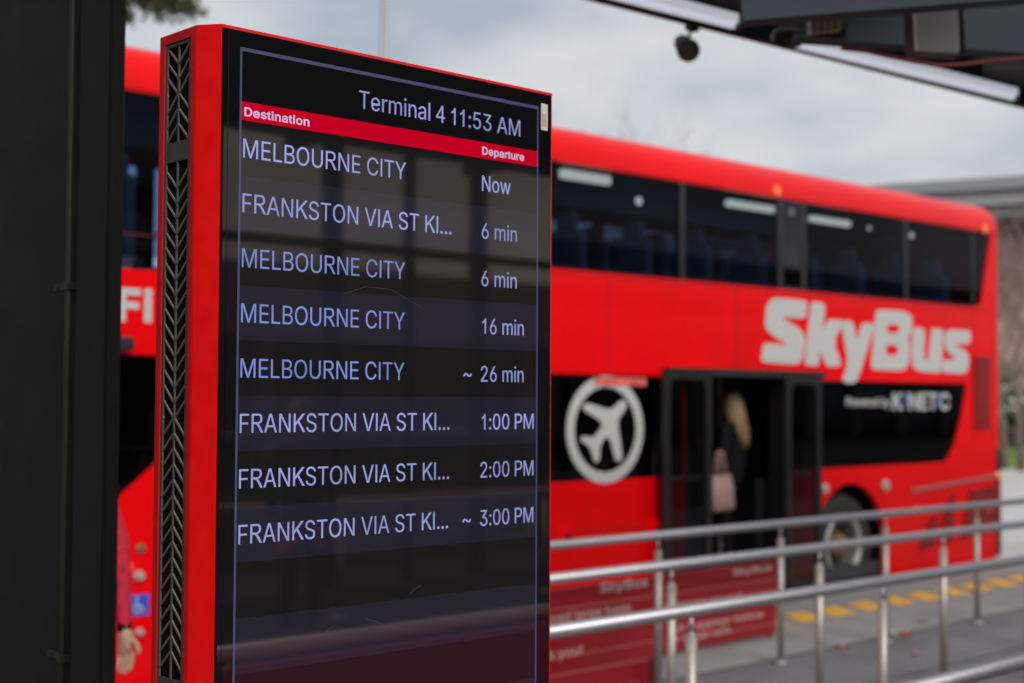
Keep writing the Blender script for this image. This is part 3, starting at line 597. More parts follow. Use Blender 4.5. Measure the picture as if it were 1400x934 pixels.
# near side with real window, door and wheel openings
def arch(cx, cz, r, n=14):
    return [(cx + r * math.cos(a), cz + r * math.sin(a)) for a in [math.pi * (1 - k / n) for k in range(n + 1)]]
x_wheel = s(1163, 745)[0]; WZ = 0.35
up_r = s(1355, 330)[0]; up_rb = s(1343, 425)[0]
UPH = [(4.62, ZWB), (up_rb - .16, ZWB), (up_rb - .05, ZWB + .03), (up_rb, ZWB + .13), (up_r, ZWT - .03), (up_r - .02, ZWT - .004), (2.44, ZWT - .004), (2.44, 2.52), (4.35, 2.52)]
dxl, dxr = s(937, 500)[0], s(1074, 510)[0]
lowR = [s(*q) for q in ((1320.5, 534), (1314, 573), (1305.5, 607), (1293, 633), (1280, 643), (1262, 648))]
LOWR = [(dxr + .02, ZLB), (lowR[5][0], ZLB)] + [(a, max(b, ZLB + .005)) for a, b in lowR[:5][::-1]] + [(lowR[0][0], ZLT - .01), (dxr + .02, ZLT - .01)]
LOWM = [(5.70, ZLB), (dxl - .03, ZLB), (dxl - .03, ZLT), (5.70, ZLT)]
pA, pB = s(160, 682), s(206, 640)
ztop = s(185, 485)[1]
LOWF = [(2.46, .55), (3.55, .55), pA, pB, (pB[0] + .35, pB[1] + .33), (5.35, pB[1] + .36), (5.35, ZLT), (4.6, ztop), (2.46, ztop)]
dz0, dz1 = 0.06, s(1000, 507)[1]
outer = [(2.37, 0.02), (2.37, ZWT + .004), (14.61, ZWT + .004), (14.61, 0.02)]
outer += [(x_wheel + .60, 0.02)] + arch(x_wheel, WZ, .60)[::-1] + [(x_wheel - .60, 0.02)]
outer += [(dxr, 0.02), (dxr, dz1), (dxl, dz1), (dxl, 0.02)]
fx = 5.0
outer += [(fx + .56, 0.02)] + arch(fx, WZ, .56)[::-1] + [(fx - .56, 0.02)]
obj('side_panel', plate([outer, UPH, LOWM, LOWR, LOWF], YB, YB + .05), M['bus_red'], bus)
# far side, simpler, with the same upper glazing only over the front two thirds
FU = [(2.44, ZWB), (13.9, ZWB), (13.9, ZWT - .02), (2.44, ZWT - .02)]
outer_f = [(2.37, 0.02), (2.37, ZWT + .004), (14.61, ZWT + .004), (14.61, 0.02)]
obj('far_side_panel', plate([outer_f, FU], YF - .05, YF), M['bus_red'], bus)
# glazing: one pane per bay
GYN = YB + .012
xs = [s(q, 300)[0] for q in (934, 1067, 1101, 1239, 1330)]
bays = [(2.45, 4.05), (4.09, 5.55), (5.59, 7.10 - .9), (6.24, xs[0] - .03), (xs[0] + .03, xs[1] - .02), (xs[2] + .02, xs[3] - .02), (xs[3] + .03, xs[4] - .01)]
for a, b in bays:
    zb = 2.525 if b < 4.4 else ZWB + .002
    if a < 4.4 < b: zb = 2.60
    o = obj('upper_window', box((a, GYN, zb), (b, GYN + .008, ZWT - .006)), M['glass_up'], bus)
obj('upper_window', plate([[(xs[4] + .02, ZWB + .002), (up_rb - .16, ZWB + .002), (up_rb - .05, ZWB + .032), (up_rb - .003, ZWB + .13), (up_r - .003, ZWT - .03), (up_r - .02, ZWT - .006), (xs[4] + .02, ZWT - .006)]], GYN, GYN + .008), M['glass_up'], bus)
for a, b in ((bays[0][1], bays[1][0]), (bays[1][1], bays[2][0]), (bays[2][1], bays[3][0]), (bays[3][1], bays[4][0]), (bays[5][1], bays[6][0]), (bays[6][1], xs[4] + .02)):
    obj('window_pillar', box((a - .004, GYN - .004, ZWB - .01), (b + .004, GYN + .03, ZWT)), M['mullion'], bus)
obj('window_pillar', box((bays[4][1] - .004, GYN - .002, ZWB - .01), (xs[1] + .05, GYN + .03, ZWT)), M['mullion'], bus)
obj('window_pillar', box((xs[2] - .05, GYN - .002, ZWB - .01), (bays[5][0] + .004, GYN + .03, ZWT)), M['mullion'], bus)
obj('upper_window', box((xs[1] + .05, GYN + .002, ZWB + .002), (xs[2] - .05, GYN + .01, ZWT - .006)), M['glass_low'], bus)
obj('lower_window', plate([LOWR], GYN, GYN + .008), M['glass_low'], bus)
obj('lower_window', plate([LOWM], GYN, GYN + .008), M['glass_low'], bus)
obj('cab_window', plate([LOWF], GYN, GYN + .008), M['glass_low'], bus)
for x in (s(1232, 590)[0],): obj('window_pillar', box((x - .02, GYN + .01, ZLB), (x + .02, GYN + .03, ZLT)), M['mullion'], bus)
obj('far_window', box((2.44, YF - .03, ZWB), (13.9, YF - .022, ZWT - .02)), M['far_glass'], bus)
for x in (4.0, 5.5, 7.0, 8.5, 9.9, 10.75, 12.05, 13.2): obj('far_window_pillar', box((x, YF - .06, ZWB), (x + .16, YF - .035, ZWT)), M['mullion'], bus)
# decks, ceiling, bulkheads
dk = bmesh.new(); bx(dk, (2.4, YB + .06, 1.98), (14.6, YF - .06, 2.10)); bx(dk, (2.4, YB + .06, 0.03), (14.6, YF - .06, 0.16))
bx(dk, (2.4, YB + .06, 3.70), (14.6, YF - .06, 3.74))
obj('deck_floor', dk, M['interior'], bus)
cl = bmesh.new(); bx(cl, (2.4, YF - .50, 0.16), (14.6, YF - .44, 1.97)); bx(cl, (14.4, YB + .07, .16), (14.5, YF - .08, 1.97)); bx(cl, (dxr + .03, YB + .30, .17), (14.3, YB + .36, 1.02))
bx(cl, (14.0, YF - .40, 2.11), (14.5, YF - .10, 3.69))
obj('interior_lining', cl, M['interior'], bus)
def seat_mesh():
    bm = bmesh.new()
    bx(bm, (0, 0, .38), (.44, .92, .50), .03); bx(bm, (.38, .02, .45), (.47, .44, 1.02), .04); bx(bm, (.38, .48, .45), (.47, .90, 1.02), .04)
    bx(bm, (.39, .12, 1.0), (.465, .34, 1.17), .03); bx(bm, (.39, .58, 1.0), (.465, .80, 1.17), .03); bx(bm, (.15, .3, 0), (.30, .6, .38))
    me = bpy.data.meshes.new('seat'); bmesh.ops.recalc_face_normals(bm, faces=bm.faces); bm.to_mesh(me); bm.free(); me.materials.append(M['seat']); return me
sm = seat_mesh()
for k in range(14):
    for yy in (YB + .10, YF - 1.05):
        o = bpy.data.objects.new('passenger_seat', sm); COL.objects.link(o); o.parent = bus; o.location = Vector((3.0 + .8 * k, yy, 2.10)) - bus.location
for k in range(5):
    o = bpy.data.objects.new('passenger_seat', sm); COL.objects.link(o); o.parent = bus; o.location = Vector((5.8 + .8 * k, YF - 1.5, .16)) - bus.location
def strip(px0, px1, py0, py1, th=.05):
    a = at(px0, py0, Y=YB + .22); b = at(px1, py1, Y=YB + .22)
    zc = (a.z + b.z) / 2
    obj('ceiling_light', box((a.x, YB + .20, zc - th / 2), (b.x, YB + .26, zc + th / 2), .015), M['light_strip'], bus)
strip(768, 834, 236, 248, .075); strip(995, 1058, 276, 288, .062); strip(1109, 1162, 298, 307, .058)
for px, py, rr in ((873, 275, .035), (1082, 290, .035), (1188, 312, .02), (1246, 322, .03)):
    q = at(px, py, Y=YB + .22); b_ = bmesh.new(); lathe(b_, [(rr, -.01), (rr, .005), (rr * .5, .015)], q, 'Y', 12); obj('ceiling_light', b_, M['light_strip'], bus)
# door assembly: dark header, two leaves swung out in front of the side, pole
YD = YB - .11
def sd(px, py): return s(px, py, YD)
hd = bmesh.new(); bx(hd, (s(907, 500)[0], YB - .06, dz1 - .05), (s(1122, 500)[0], YB - .002, dz1 + .015)); bx(hd, (dxl, YB + .0, dz1 - .05), (dxr, YB + .3, dz1 - .004)); bx(hd, (dxl, YB, .02), (dxl + .05, YB + .14, dz1 - .06)); bx(hd, (dxr - .05, YB, .02), (dxr, YB + .14, dz1 - .06))
obj('door_frame', hd, M['rubber'], bus)
obj('door_step', box((dxl + .05, YB + .0, 0.04), (dxr - .05, YB + .9, .165), .01), M['rubber'], bus)
for (a, b, topy) in ((906, 971, 506), (1073, 1121, 514)):
    x0 = sd(a, 600)[0]; x1 = sd(b, 600)[0]; zt = sd((a + b) / 2, topy)[1]; zb = .02; f = .075
    hole = chaikin([(x0 + f, zb + .11), (x1 - f, zb + .11), (x1 - f, zt - f), (x0 + f, zt - f)], 2, .06)
    leaf = obj('door_leaf', plate([[(x0, zb), (x1, zb), (x1, zt), (x0, zt)], hole], YD - .02, YD + .02), M['mullion'], bus)
    obj('door_glass', plate([hole], YD - .004, YD + .004), M['door_glass'], leaf)
    hb_ = bmesh.new(); tube(hb_, [(x0 + .1, YD + .07, 1.08), (x1 - .08, YD + .07, 1.08)], .014, 8); obj('grab_rail', hb_, M['steel_post'], leaf)
pb = bmesh.new(); tube(pb, [(sd(1052, 600)[0], YB + .45, .16), (sd(1052, 600)[0], YB + .45, 1.97)], .017, 10); tube(pb, [(sd(1020, 600)[0], YB + .95, .16), (sd(1020, 600)[0], YB + .95, 1.97)], .017, 10)
obj('grab_pole', pb, M['steel_post'], bus)
for px, py in ((1062, 517), (1064, 538)):
    q = at(px, py, Y=YB + .06); b_ = bmesh.new(); lathe(b_, [(.03, .0), (.03, .01), (.02, .03)], (q.x, YB - .055, q.z), 'Y', 12); obj('door_lamp', b_, M['lens_white'], bus)
# lettering
def tr(px0, py0, sc, pts): return [s(px0 + x / sc, py0 + y / sc) for x, y in pts]
sky_l = {
 'S': [[(112,190),(116,130),(136,90),(165,73),(335,88),(352,100),(345,180),(330,193),(215,186),(214,198),(300,245),(330,280),(338,325),(328,415),(308,450),(280,461),(100,447),(85,433),(96,350),(112,334),(232,350),(228,338),(150,292),(118,260),(108,225)]],
 'k': [[(372,110),(385,95),(440,103),(456,118),(442,268),(470,212),(485,197),(548,203),(560,218),(505,325),(548,455),(538,472),(475,472),(460,462),(425,375),(418,458),(404,469),(350,465),(337,453)]],
 'y': [[(552,222),(562,206),(605,207),(620,225),(640,330),(665,235),(680,218),(730,221),(741,233),(738,247),(660,500),(640,550),(622,570),(568,565),(557,550),(590,450),(553,250)]],
 'B': [[(750,160),(765,140),(900,150),(945,165),(962,195),(955,270),(935,310),(948,345),(945,440),(925,485),(895,498),(735,490),(722,475)], [(825,228),(880,232),(889,242),(885,272),(875,280),(822,275),(812,265),(815,238)], [(820,345),(870,350),(881,360),(877,400),(867,408),(815,405),(806,395),(808,355)]],
 'u': [[(975,245),(1020,250),(1035,262),(1028,425),(1042,438),(1055,428),(1072,262),(1085,250),(1130,255),(1142,268),(1128,500),(1115,510),(1000,500),(970,482),(958,450),(962,262)]],
 's': [[(1150,325),(1152,285),(1165,264),(1182,258),(1288,263),(1301,275),(1296,332),(1284,342),(1215,340),(1212,352),(1262,375),(1288,405),(1290,440),(1280,495),(1262,515),(1150,508),(1135,495),(1137,445),(1150,432),(1205,435),(1208,420),(1165,385),(1150,360)]]}
for ch, cc in sky_l.items():
    C2 = [tr(1020, 390, 4.242, c) for c in cc]
    C2 = [chaikin(c, 1, .2) for c in C2]
    obj('logo_letter', plate(C2, YB - .006, YB - .0005), M['white'], bus)
def ring(px0, py0, px1, py1, w_, n=48):
    a = s(px0, (py0 + py1) / 2); b = s(px1, (py0 + py1) / 2); t_ = s((px0 + px1) / 2, py0)[1]; bt_ = s((px0 + px1) / 2, py1)[1]
    cx, cz = (a[0] + b[0]) / 2, (t_ + bt_) / 2; rx, rz = (b[0] - a[0]) / 2, (t_ - bt_) / 2
    o_ = [(cx + rx * math.cos(2 * math.pi * k / n), cz + rz * math.sin(2 * math.pi * k / n)) for k in range(n)]
    i_ = [(cx + (rx - w_) * math.cos(2 * math.pi * k / n), cz + (rz - w_) * math.sin(2 * math.pi * k / n)) for k in range(n)]
    return [o_, i_]
obj('roundel_ring', plate(ring(774, 514, 879, 661, .088), YB - .004, YB + .0005), M['white'], bus)
plane_pts = [(548,258),(552,285),(535,320),(490,385),(492,440),(522,645),(512,672),(485,680),(468,660),(425,482),(362,560),(360,660),(348,686),(325,685),(306,625),(296,600),(284,568),(236,540),(226,518),(240,498),(300,508),(322,508),(385,425),(360,385),(250,318),(240,290),(258,268),(290,268),(440,320),(508,250),(530,243)]
obj('aeroplane_emblem', plate([chaikin(tr(750, 500, 5.19, plane_pts), 2, .22)], YB - .004, YB + .0005), M['white'], bus)
b1, b2 = s(812, 515.5), s(882, 528); st = bmesh.new(); bx(st, (b1[0], YB - .009, b2[1]), (b2[0], YB - .0075, b1[1])); obj('strip_sticker', st, mat('faded_red_sticker', (.6, .12, .1), .5, var=.5, vscale=14), bus)
zb = s(1250, 559)[1]
def ltxt(t_, px0, px1, py, cap, bold=0, mt='white', y=YB - .004):
    a = s(px0, py); b = s(px1, py); return obj('side_lettering', text_bm(t_, a[0], b[0], a[1], cap, y, .003, bold), M[mt], bus)
pc = s(1158, 556)
def by_px(t_, px0, px1, zbase, cap, bold, mt):
    for w_, a, b in words_at(t_, s(px0, 550)[0], s(px1, 550)[0]): obj('side_lettering', text_bm(w_, a, b, zbase, cap, YB - .004, .004, bold), M[mt], bus)
zk = s(1258, 560)[1]; zp = s(1188, 555.5)[1]
by_px('Powered by', 1157, 1216, zp, .085, 4, 'white')
by_px('K', 1220, 1234, zk, .165, 9, 'white'); by_px('N', 1242, 1256, zk, .165, 9, 'white'); by_px('E', 1258, 1268, zk, .165, 9, 'white'); by_px('T', 1269, 1281, zk, .165, 9, 'white'); by_px('C', 1284, 1298, zk, .165, 9, 'white')
for a, b in ((1236, 1240), (1281.5, 1285.5)):
    x0, x1 = s(a, 550)[0], s(b, 550)[0]; bb = bmesh.new(); plate([[(x0 - .02, zk), (x1, zk + .08), (x1 + .01, zk + .165), (x0 - .02, zk + .165), (x0 + .01, zk + .08)]], YB - .005, YB - .001, bb); obj('blue_letter', bb, M['blue_ink'], bus)
# WiFi at the front
zf = s(185, 438)[1]; capw = s(185, 397)[1] - zf
for w_, a, b in words_at('Free WiFi', s(163, 420)[0] - 1.12, s(208, 420)[0]): obj('side_lettering', text_bm(w_, a, b, zf, capw, YB - .006, .005, 16), M['white'], bus)
obj('mirror_arm', box((s(163, 470)[0] - .2, YB - .12, s(168, 480)[1]), (s(172, 470)[0], YB - .02, s(168, 461)[1]), .015), M['rubber'], bus)
ws = at(188, 827, Y=YB); obj('accessible_sign', box((ws.x - .085, YB - .005, ws.z - .065), (ws.x + .075, YB - .001, ws.z + .062)), M['blue_sign'], bus)
wb = bmesh.new(); cx, cz = ws.x, ws.z
def arcpts(cx, cz, r, a0, a1, n=14): return [(cx + r * math.cos(R(a0 + (a1 - a0) * k / n)), cz + r * math.sin(R(a0 + (a1 - a0) * k / n))) for k in range(n + 1)]
def arcband(cx, cz, r0, r1, a0, a1): return arcpts(cx, cz, r1, a0, a1) + arcpts(cx, cz, r0, a1, a0)
plate([arcband(cx, cz - .018, .022, .03, 100, 350)], YB - .008, YB - .006, wb)
plate([arcpts(cx - .008, cz + .042, .009, 0, 340, 10)], YB - .008, YB - .006, wb)
plate([[(cx - .012, cz + .03), (cx - .003, cz + .03), (cx, cz - .002), (cx + .025, cz - .002), (cx + .04, cz - .036), (cx + .032, cz - .04), (cx + .018, cz - .012), (cx - .008, cz - .012)]], YB - .008, YB - .006, wb)
obj('wheelchair_symbol', wb, M['white'], bus)
def disc(px, py, r, mt, nm, proud=.02, Y=YB, sub=None):
    q = at(px, py, Y=Y); b_ = bmesh.new(); lathe(b_, [(r, 0.0), (r, -proud * .5), (r * .7, -proud), (0.0005, -proud)], (q.x, Y, q.z), 'Y', 20); return obj(nm, b_, M[mt], bus, False)
disc(1062, 262, .052, 'amber', 'marker_lamp'); disc(1346, 313, .055, 'amber', 'marker_lamp'); disc(1253, 699, .05, 'amber', 'marker_lamp'); disc(1352, 694, .045, 'amber', 'marker_lamp')
disc(1210, 664, .062, 'lens_white', 'filler_cap', .03); disc(1128, 668, .05, 'rim', 'filler_cap', .02)
disc(174, 776, .034, 'amber', 'marker_lamp'); disc(192, 750, .03, 'hub', 'filler_cap'); disc(189, 787, .034, 'lens_white', 'filler_cap', .04); disc(190, 864, .026, 'lens_white', 'filler_cap', .03)
obj('rear_lamp', lathe(bmesh.new(), [(.05, 0), (.05, -.02), (.03, -.04)], (s(1367, 650)[0] - .04, YB + .02, s(1367, 650)[1]), 'Y', 16), M['amber'], bus)
# arched red fittings low on the side
for px, py in ((770, 727), (894, 716)):
    q = at(px, py, Y=YB); b_ = bmesh.new(); 
    plate([arcband(q.x, q.z - .06, .045, .085, 0, 180)], YB - .06, YB, b_); obj('step_light_cowl', b_, M['bus_red'], bus)
    obj('cowl_opening', plate([arcpts(q.x, q.z - .06, .044, 0, 180)], YB - .012, YB - .002), M['rubber'], bus)
# louvred grilles: frame recess and real slats
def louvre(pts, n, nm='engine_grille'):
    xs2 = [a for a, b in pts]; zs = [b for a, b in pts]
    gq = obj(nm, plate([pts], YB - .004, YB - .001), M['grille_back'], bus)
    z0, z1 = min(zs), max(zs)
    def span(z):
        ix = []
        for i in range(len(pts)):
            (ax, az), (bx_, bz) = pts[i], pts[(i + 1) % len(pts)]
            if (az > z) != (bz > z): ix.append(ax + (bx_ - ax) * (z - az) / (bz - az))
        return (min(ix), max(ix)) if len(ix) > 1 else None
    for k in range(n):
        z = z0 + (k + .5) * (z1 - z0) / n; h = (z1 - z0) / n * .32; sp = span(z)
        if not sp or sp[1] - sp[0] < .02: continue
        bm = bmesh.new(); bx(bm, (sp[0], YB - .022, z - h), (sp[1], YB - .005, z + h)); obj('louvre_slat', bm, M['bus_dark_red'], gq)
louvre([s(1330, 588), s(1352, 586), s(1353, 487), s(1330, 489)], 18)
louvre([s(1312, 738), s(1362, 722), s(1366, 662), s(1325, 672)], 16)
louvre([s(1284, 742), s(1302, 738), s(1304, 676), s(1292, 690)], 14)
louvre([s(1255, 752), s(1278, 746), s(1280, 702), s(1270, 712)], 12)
obj('rub_strip', plate([[s(1245, 674), s(1360, 653), s(1360, 648), s(1245, 668)]], YB - .02, YB - .001), M['board_line'], bus)
obj('rear_corner_trim', box((14.62, YB - .01, .05), (14.70, YB + .05, 1.22), .01), M['rubber'], bus)
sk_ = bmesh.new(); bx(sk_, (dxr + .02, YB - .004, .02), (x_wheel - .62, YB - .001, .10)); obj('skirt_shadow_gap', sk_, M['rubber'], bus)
for px in (833, 1008, 1052, 1330):
    x = s(px, 450)[0]; z0 = ZLT + .03 if px < 1300 else 1.3
    obj('panel_seam', box((x - .004, YB - .0012, z0), (x + .004, YB + .001, ZWB - .02)), M['grille_back'], bus)
obj('panel_seam', box((2.4, YB - .0012, ZWB - .035), (14.5, YB + .001, ZWB - .027)), M['grille_back'], bus)
obj('panel_seam', box((5.8, YB - .0012, .70), (dxl - .1, YB + .001, .708)), M['grille_back'], bus)
obj('roof_gutter', box((2.5, YB - .006, ZWT + .012), (14.55, YB - .0005, ZWT + .028), .002, 1), M['bus_red'], bus)
# wheel arches and wheels
def wheel(cx, cz, r, y):
    a_ = bmesh.new(); lathe(a_, [(r + .13, .0), (r + .13, .5), (.02, .5)], (cx, YB + .052, cz), 'Y', 40, False); cut(a_, (0, 0, .03), (0, 0, -1))
    obj('wheel_well', a_, M['void'], bus)
    b_ = bmesh.new(); lathe(b_, [(.30, .02), (r - .05, .0), (r - .01, .03), (r, .06), (r, .24), (r - .02, .27), (.30, .26), (.30, .02)], (cx, y, cz), 'Y', 40, False)
    t_ = obj('wheel_tyre', b_, M['tyre'], bus, True)
    b_ = bmesh.new(); lathe(b_, [(.305, .02), (.30, -.004), (.275, .0), (.262, .03), (.262, .05)], (cx, y, cz), 'Y', 40, False); obj('wheel_rim', b_, M['rim'], t_, True)
    b_ = bmesh.new(); lathe(b_, [(.262, .045), (.215, .10), (.20, .12), (.19, .17)], (cx, y, cz), 'Y', 40, False); obj('wheel_disc', b_, M['rim_disc'], t_, True)
    b_ = bmesh.new(); lathe(b_, [(.21, .165), (.13, .15), (.12, .06), (.10, .03), (.0005, .02)], (cx, y, cz), 'Y', 24); obj('wheel_hub', b_, M['hub'], t_, True)
    for k in range(10):
        a = 2 * math.pi * k / 10; b_ = bmesh.new(); lathe(b_, [(.014, .17), (.014, .13), (.0005, .13)], (cx + .16 * math.cos(a), y, cz + .16 * math.sin(a)), 'Y', 6); obj('wheel_nut', b_, M['rim'], t_)
wheel(x_wheel, .345, .495, YB + .07); wheel(fx, .345, .495, YB + .07)
ax = bmesh.new(); bx(ax, (2.6, YB + .6, -.02), (14.3, YF - .3, .03)); obj('chassis', ax, M['rubber'], bus)
wf = bmesh.new()
for cx in (x_wheel, fx): lathe(wf, [(.3, 0), (.49, 0), (.495, .05), (.495, .25), (.3, .27)], (cx, YF - .34, .345), 'Y', 32)
obj('far_wheels_tyre', wf, M['tyre'], bus)
# ---------------------------------------------------------------- stainless queue rails
RAIL_Z = 0.95
def handrail(y, x0, x1, posts, label, z=RAIL_Z, mt='steel'):
    t = thing('queue_handrail', label, 'handrail', ((x0 + x1) / 2, y, 0), 'stainless queue rails beside the bus stop')
    b = bmesh.new(); tube(b, [(x0, y, z - .025), (x1, y, z - .025)], .0255, 20); obj('top_rail', b, M[mt], t, True)
    first = None
    for i, px in enumerate(posts):
        if first is None:
            b = bmesh.new(); tube(b, [(px, y, .0), (px, y, z - .125)], .0235, 18, True); lathe(b, [(.0235, z - .125), (.019, z - .117), (.0005, z - .116)], (px, y, 0), 'Z', 18)
            po = obj('post', b, M['steel_post'], t, True)
            b = bmesh.new(); tube(b, [(px, y, z - .118), (px, y, z - .045)], .008, 10); tube(b, [(px, y, z - .122), (px, y, z - .112)], .014, 10); sp = obj('spigot', b, M['steel'], po, True)
            b = bmesh.new(); lathe(b, [(.055, .003), (.055, .010), (.028, .014), (.026, .03), (.0236, .03)], (px, y, 0), 'Z', 20); fl = obj('foot_flange', b, M['steel'], po, True)
            first = (po, sp, fl, px)
        else:
            p2 = first[0].copy(); COL.objects.link(p2); p2.parent = t; p2.location = first[0].location + Vector((px - first[3], 0, 0))
            for c in first[1:3]:
                c2 = c.copy(); COL.objects.link(c2); c2.parent = p2
    return t
def rx(px, y): return at(px, 700, Y=y).x
YA, YBr, YC, YDr = 5.72, 4.66, 3.61, 2.21
xa = [rx(q, YA) for q in (900, 1067, 1210, 1335)]; da = xa[3] - xa[2]
xb = [rx(q, YBr) for q in (918, 1120, 1289)]
xc = [rx(q, YC) for q in (945, 1206, 1405)]
handrail(YA, 4.2, xa[3] + 3.0, [xa[0] - 1.45, *xa, xa[3] + 1.5, xa[3] + 2.8], 'long stainless handrail farthest from the camera, nearest the bus')
handrail(YBr, 3.2, xb[2] + 3.2, [xb[0] - 1.35, *xb, xb[2] + 1.5, xb[2] + 3.0], 'stainless handrail second from the bus, crossing just above the red boards')
handrail(YC, 2.6, xc[2] + 2.5, [*xc, xc[2] + 1.4], 'stainless handrail crossing the lower part of the red boards')
handrail(YDr, 3.05, 6.5, [5.6, 6.4], 'stainless handrail in the bottom right corner of the view, nearest the camera')
# rails on the other side of the screen, seen in its glass
handrail(-5.25, 1.5, 13.0, [2.2, 4.5, 6.8, 9.1, 11.4], 'rail coloured pale brown for bus glow, reflected high in the lower half of the screen', mt='bus_glow_rail')
handrail(0.02, 2.35, 5.6, [2.5, 5.45], 'rail coloured pale brown for bus glow, reflected across the bottom of the screen', mt='bus_glow_rail')

# ---------------------------------------------------------------- red notice boards
def board(y, x0, x1, z0, z1, texts, stripes, label, flip=False, legs=True, mt='board_red'):
    t = thing('notice_board', label, 'notice board', ((x0 + x1) / 2, y, 0), 'red notice boards along the queue rails')
    obj('board_panel', box((x0, y, z0), (x1, y + .025, z1), .004, 1), M[mt], t)
    fy = y - .002 if not flip else y + .027
    for z in stripes: obj('board_stripe', box((x0 + .004, min(fy, fy + .001), z - .006), (x1 - .004, max(fy, fy + .001) + .0005, z + .006)), M['board_line'], t)
    for (s_, a, b, z, cap, bd) in texts:
        for w_, wa, wb_ in words_at(s_, a, b): obj('board_lettering', text_bm(w_, wa if not flip else a + b - wb_, wb_ if not flip else a + b - wa, z, cap, fy - .002 if not flip else fy + .002, .001, bd, flip), M['board_text'], t)
    if legs:
        for x in (x0 + .03, x1 - .03): obj('board_leg', box((x - .02, y + .026, 0), (x + .02, y + .05, z1 - .05)), M['rubber'], t)
    return t
YP = 6.38
bx0, bx1 = rx(905, YP), rx(1061, YP)
def pz(px, py): return at(px, py, Y=YP).z
def pxx(px): return at(px, 800, Y=YP).x
ztb = pz(1060, 766)
board(YP, bx0, bx1, .03, ztb, [('SkyBus', pxx(1001), pxx(1054), pz(1028, 783), .042, 10), ('Welcome aboard!', pxx(908), pxx(1013), pz(970, 826), .05, 3), ('Put luggage below', pxx(912), pxx(1043), pz(985, 853), .05, 3), ('or in top rack.', pxx(915), pxx(1001), pz(965, 871), .05, 3)],
      [pz(1000, 800), pz(1000, 815), pz(1000, 862)], 'red notice board between two rail posts reading welcome aboard')
b1x1 = rx(894, YP); b1x0 = b1x1 - (bx1 - bx0)
YP1 = YP - .12
board(YP1, b1x0 - .05, at(895, 800, Y=YP1).x, .03, ztb + .01, [('SkyBus', at(820, 800, Y=YP1).x, at(885, 800, Y=YP1).x, at(852, 805, Y=YP1).z, .055, 10), ('Please load large bags.', at(690, 800, Y=YP1).x, at(865, 830, Y=YP1).x, at(810, 844, Y=YP1).z, .06, 3), ('Thank you!', at(708, 800, Y=YP1).x, at(795, 880, Y=YP1).x, at(775, 898, Y=YP1).z, .06, 3)],
      [at(820, 825, Y=YP1).z, at(850, 838, Y=YP1).z - .02, at(820, 889, Y=YP1).z], 'red notice board beside the screen reading please load large bags')
YP2 = 5.80
board(YP2, at(600, 900, Y=YP2).x, at(902, 900, Y=YP2).x, .02, at(830, 910, Y=YP2).z, [], [at(830, 910, Y=YP2).z - .004], 'low plain dark red board with a pale top edge below the bag notice', legs=False)
board(0.10, 2.42, 5.4, .30, .90, [('Please load large bags.', 2.7, 3.9, .48, .10, 3), ('Thank you!', 4.1, 4.8, .48, .10, 3)], [], 'red notice board reflected at the very bottom of the screen', flip=True, legs=False, mt='magenta_board')

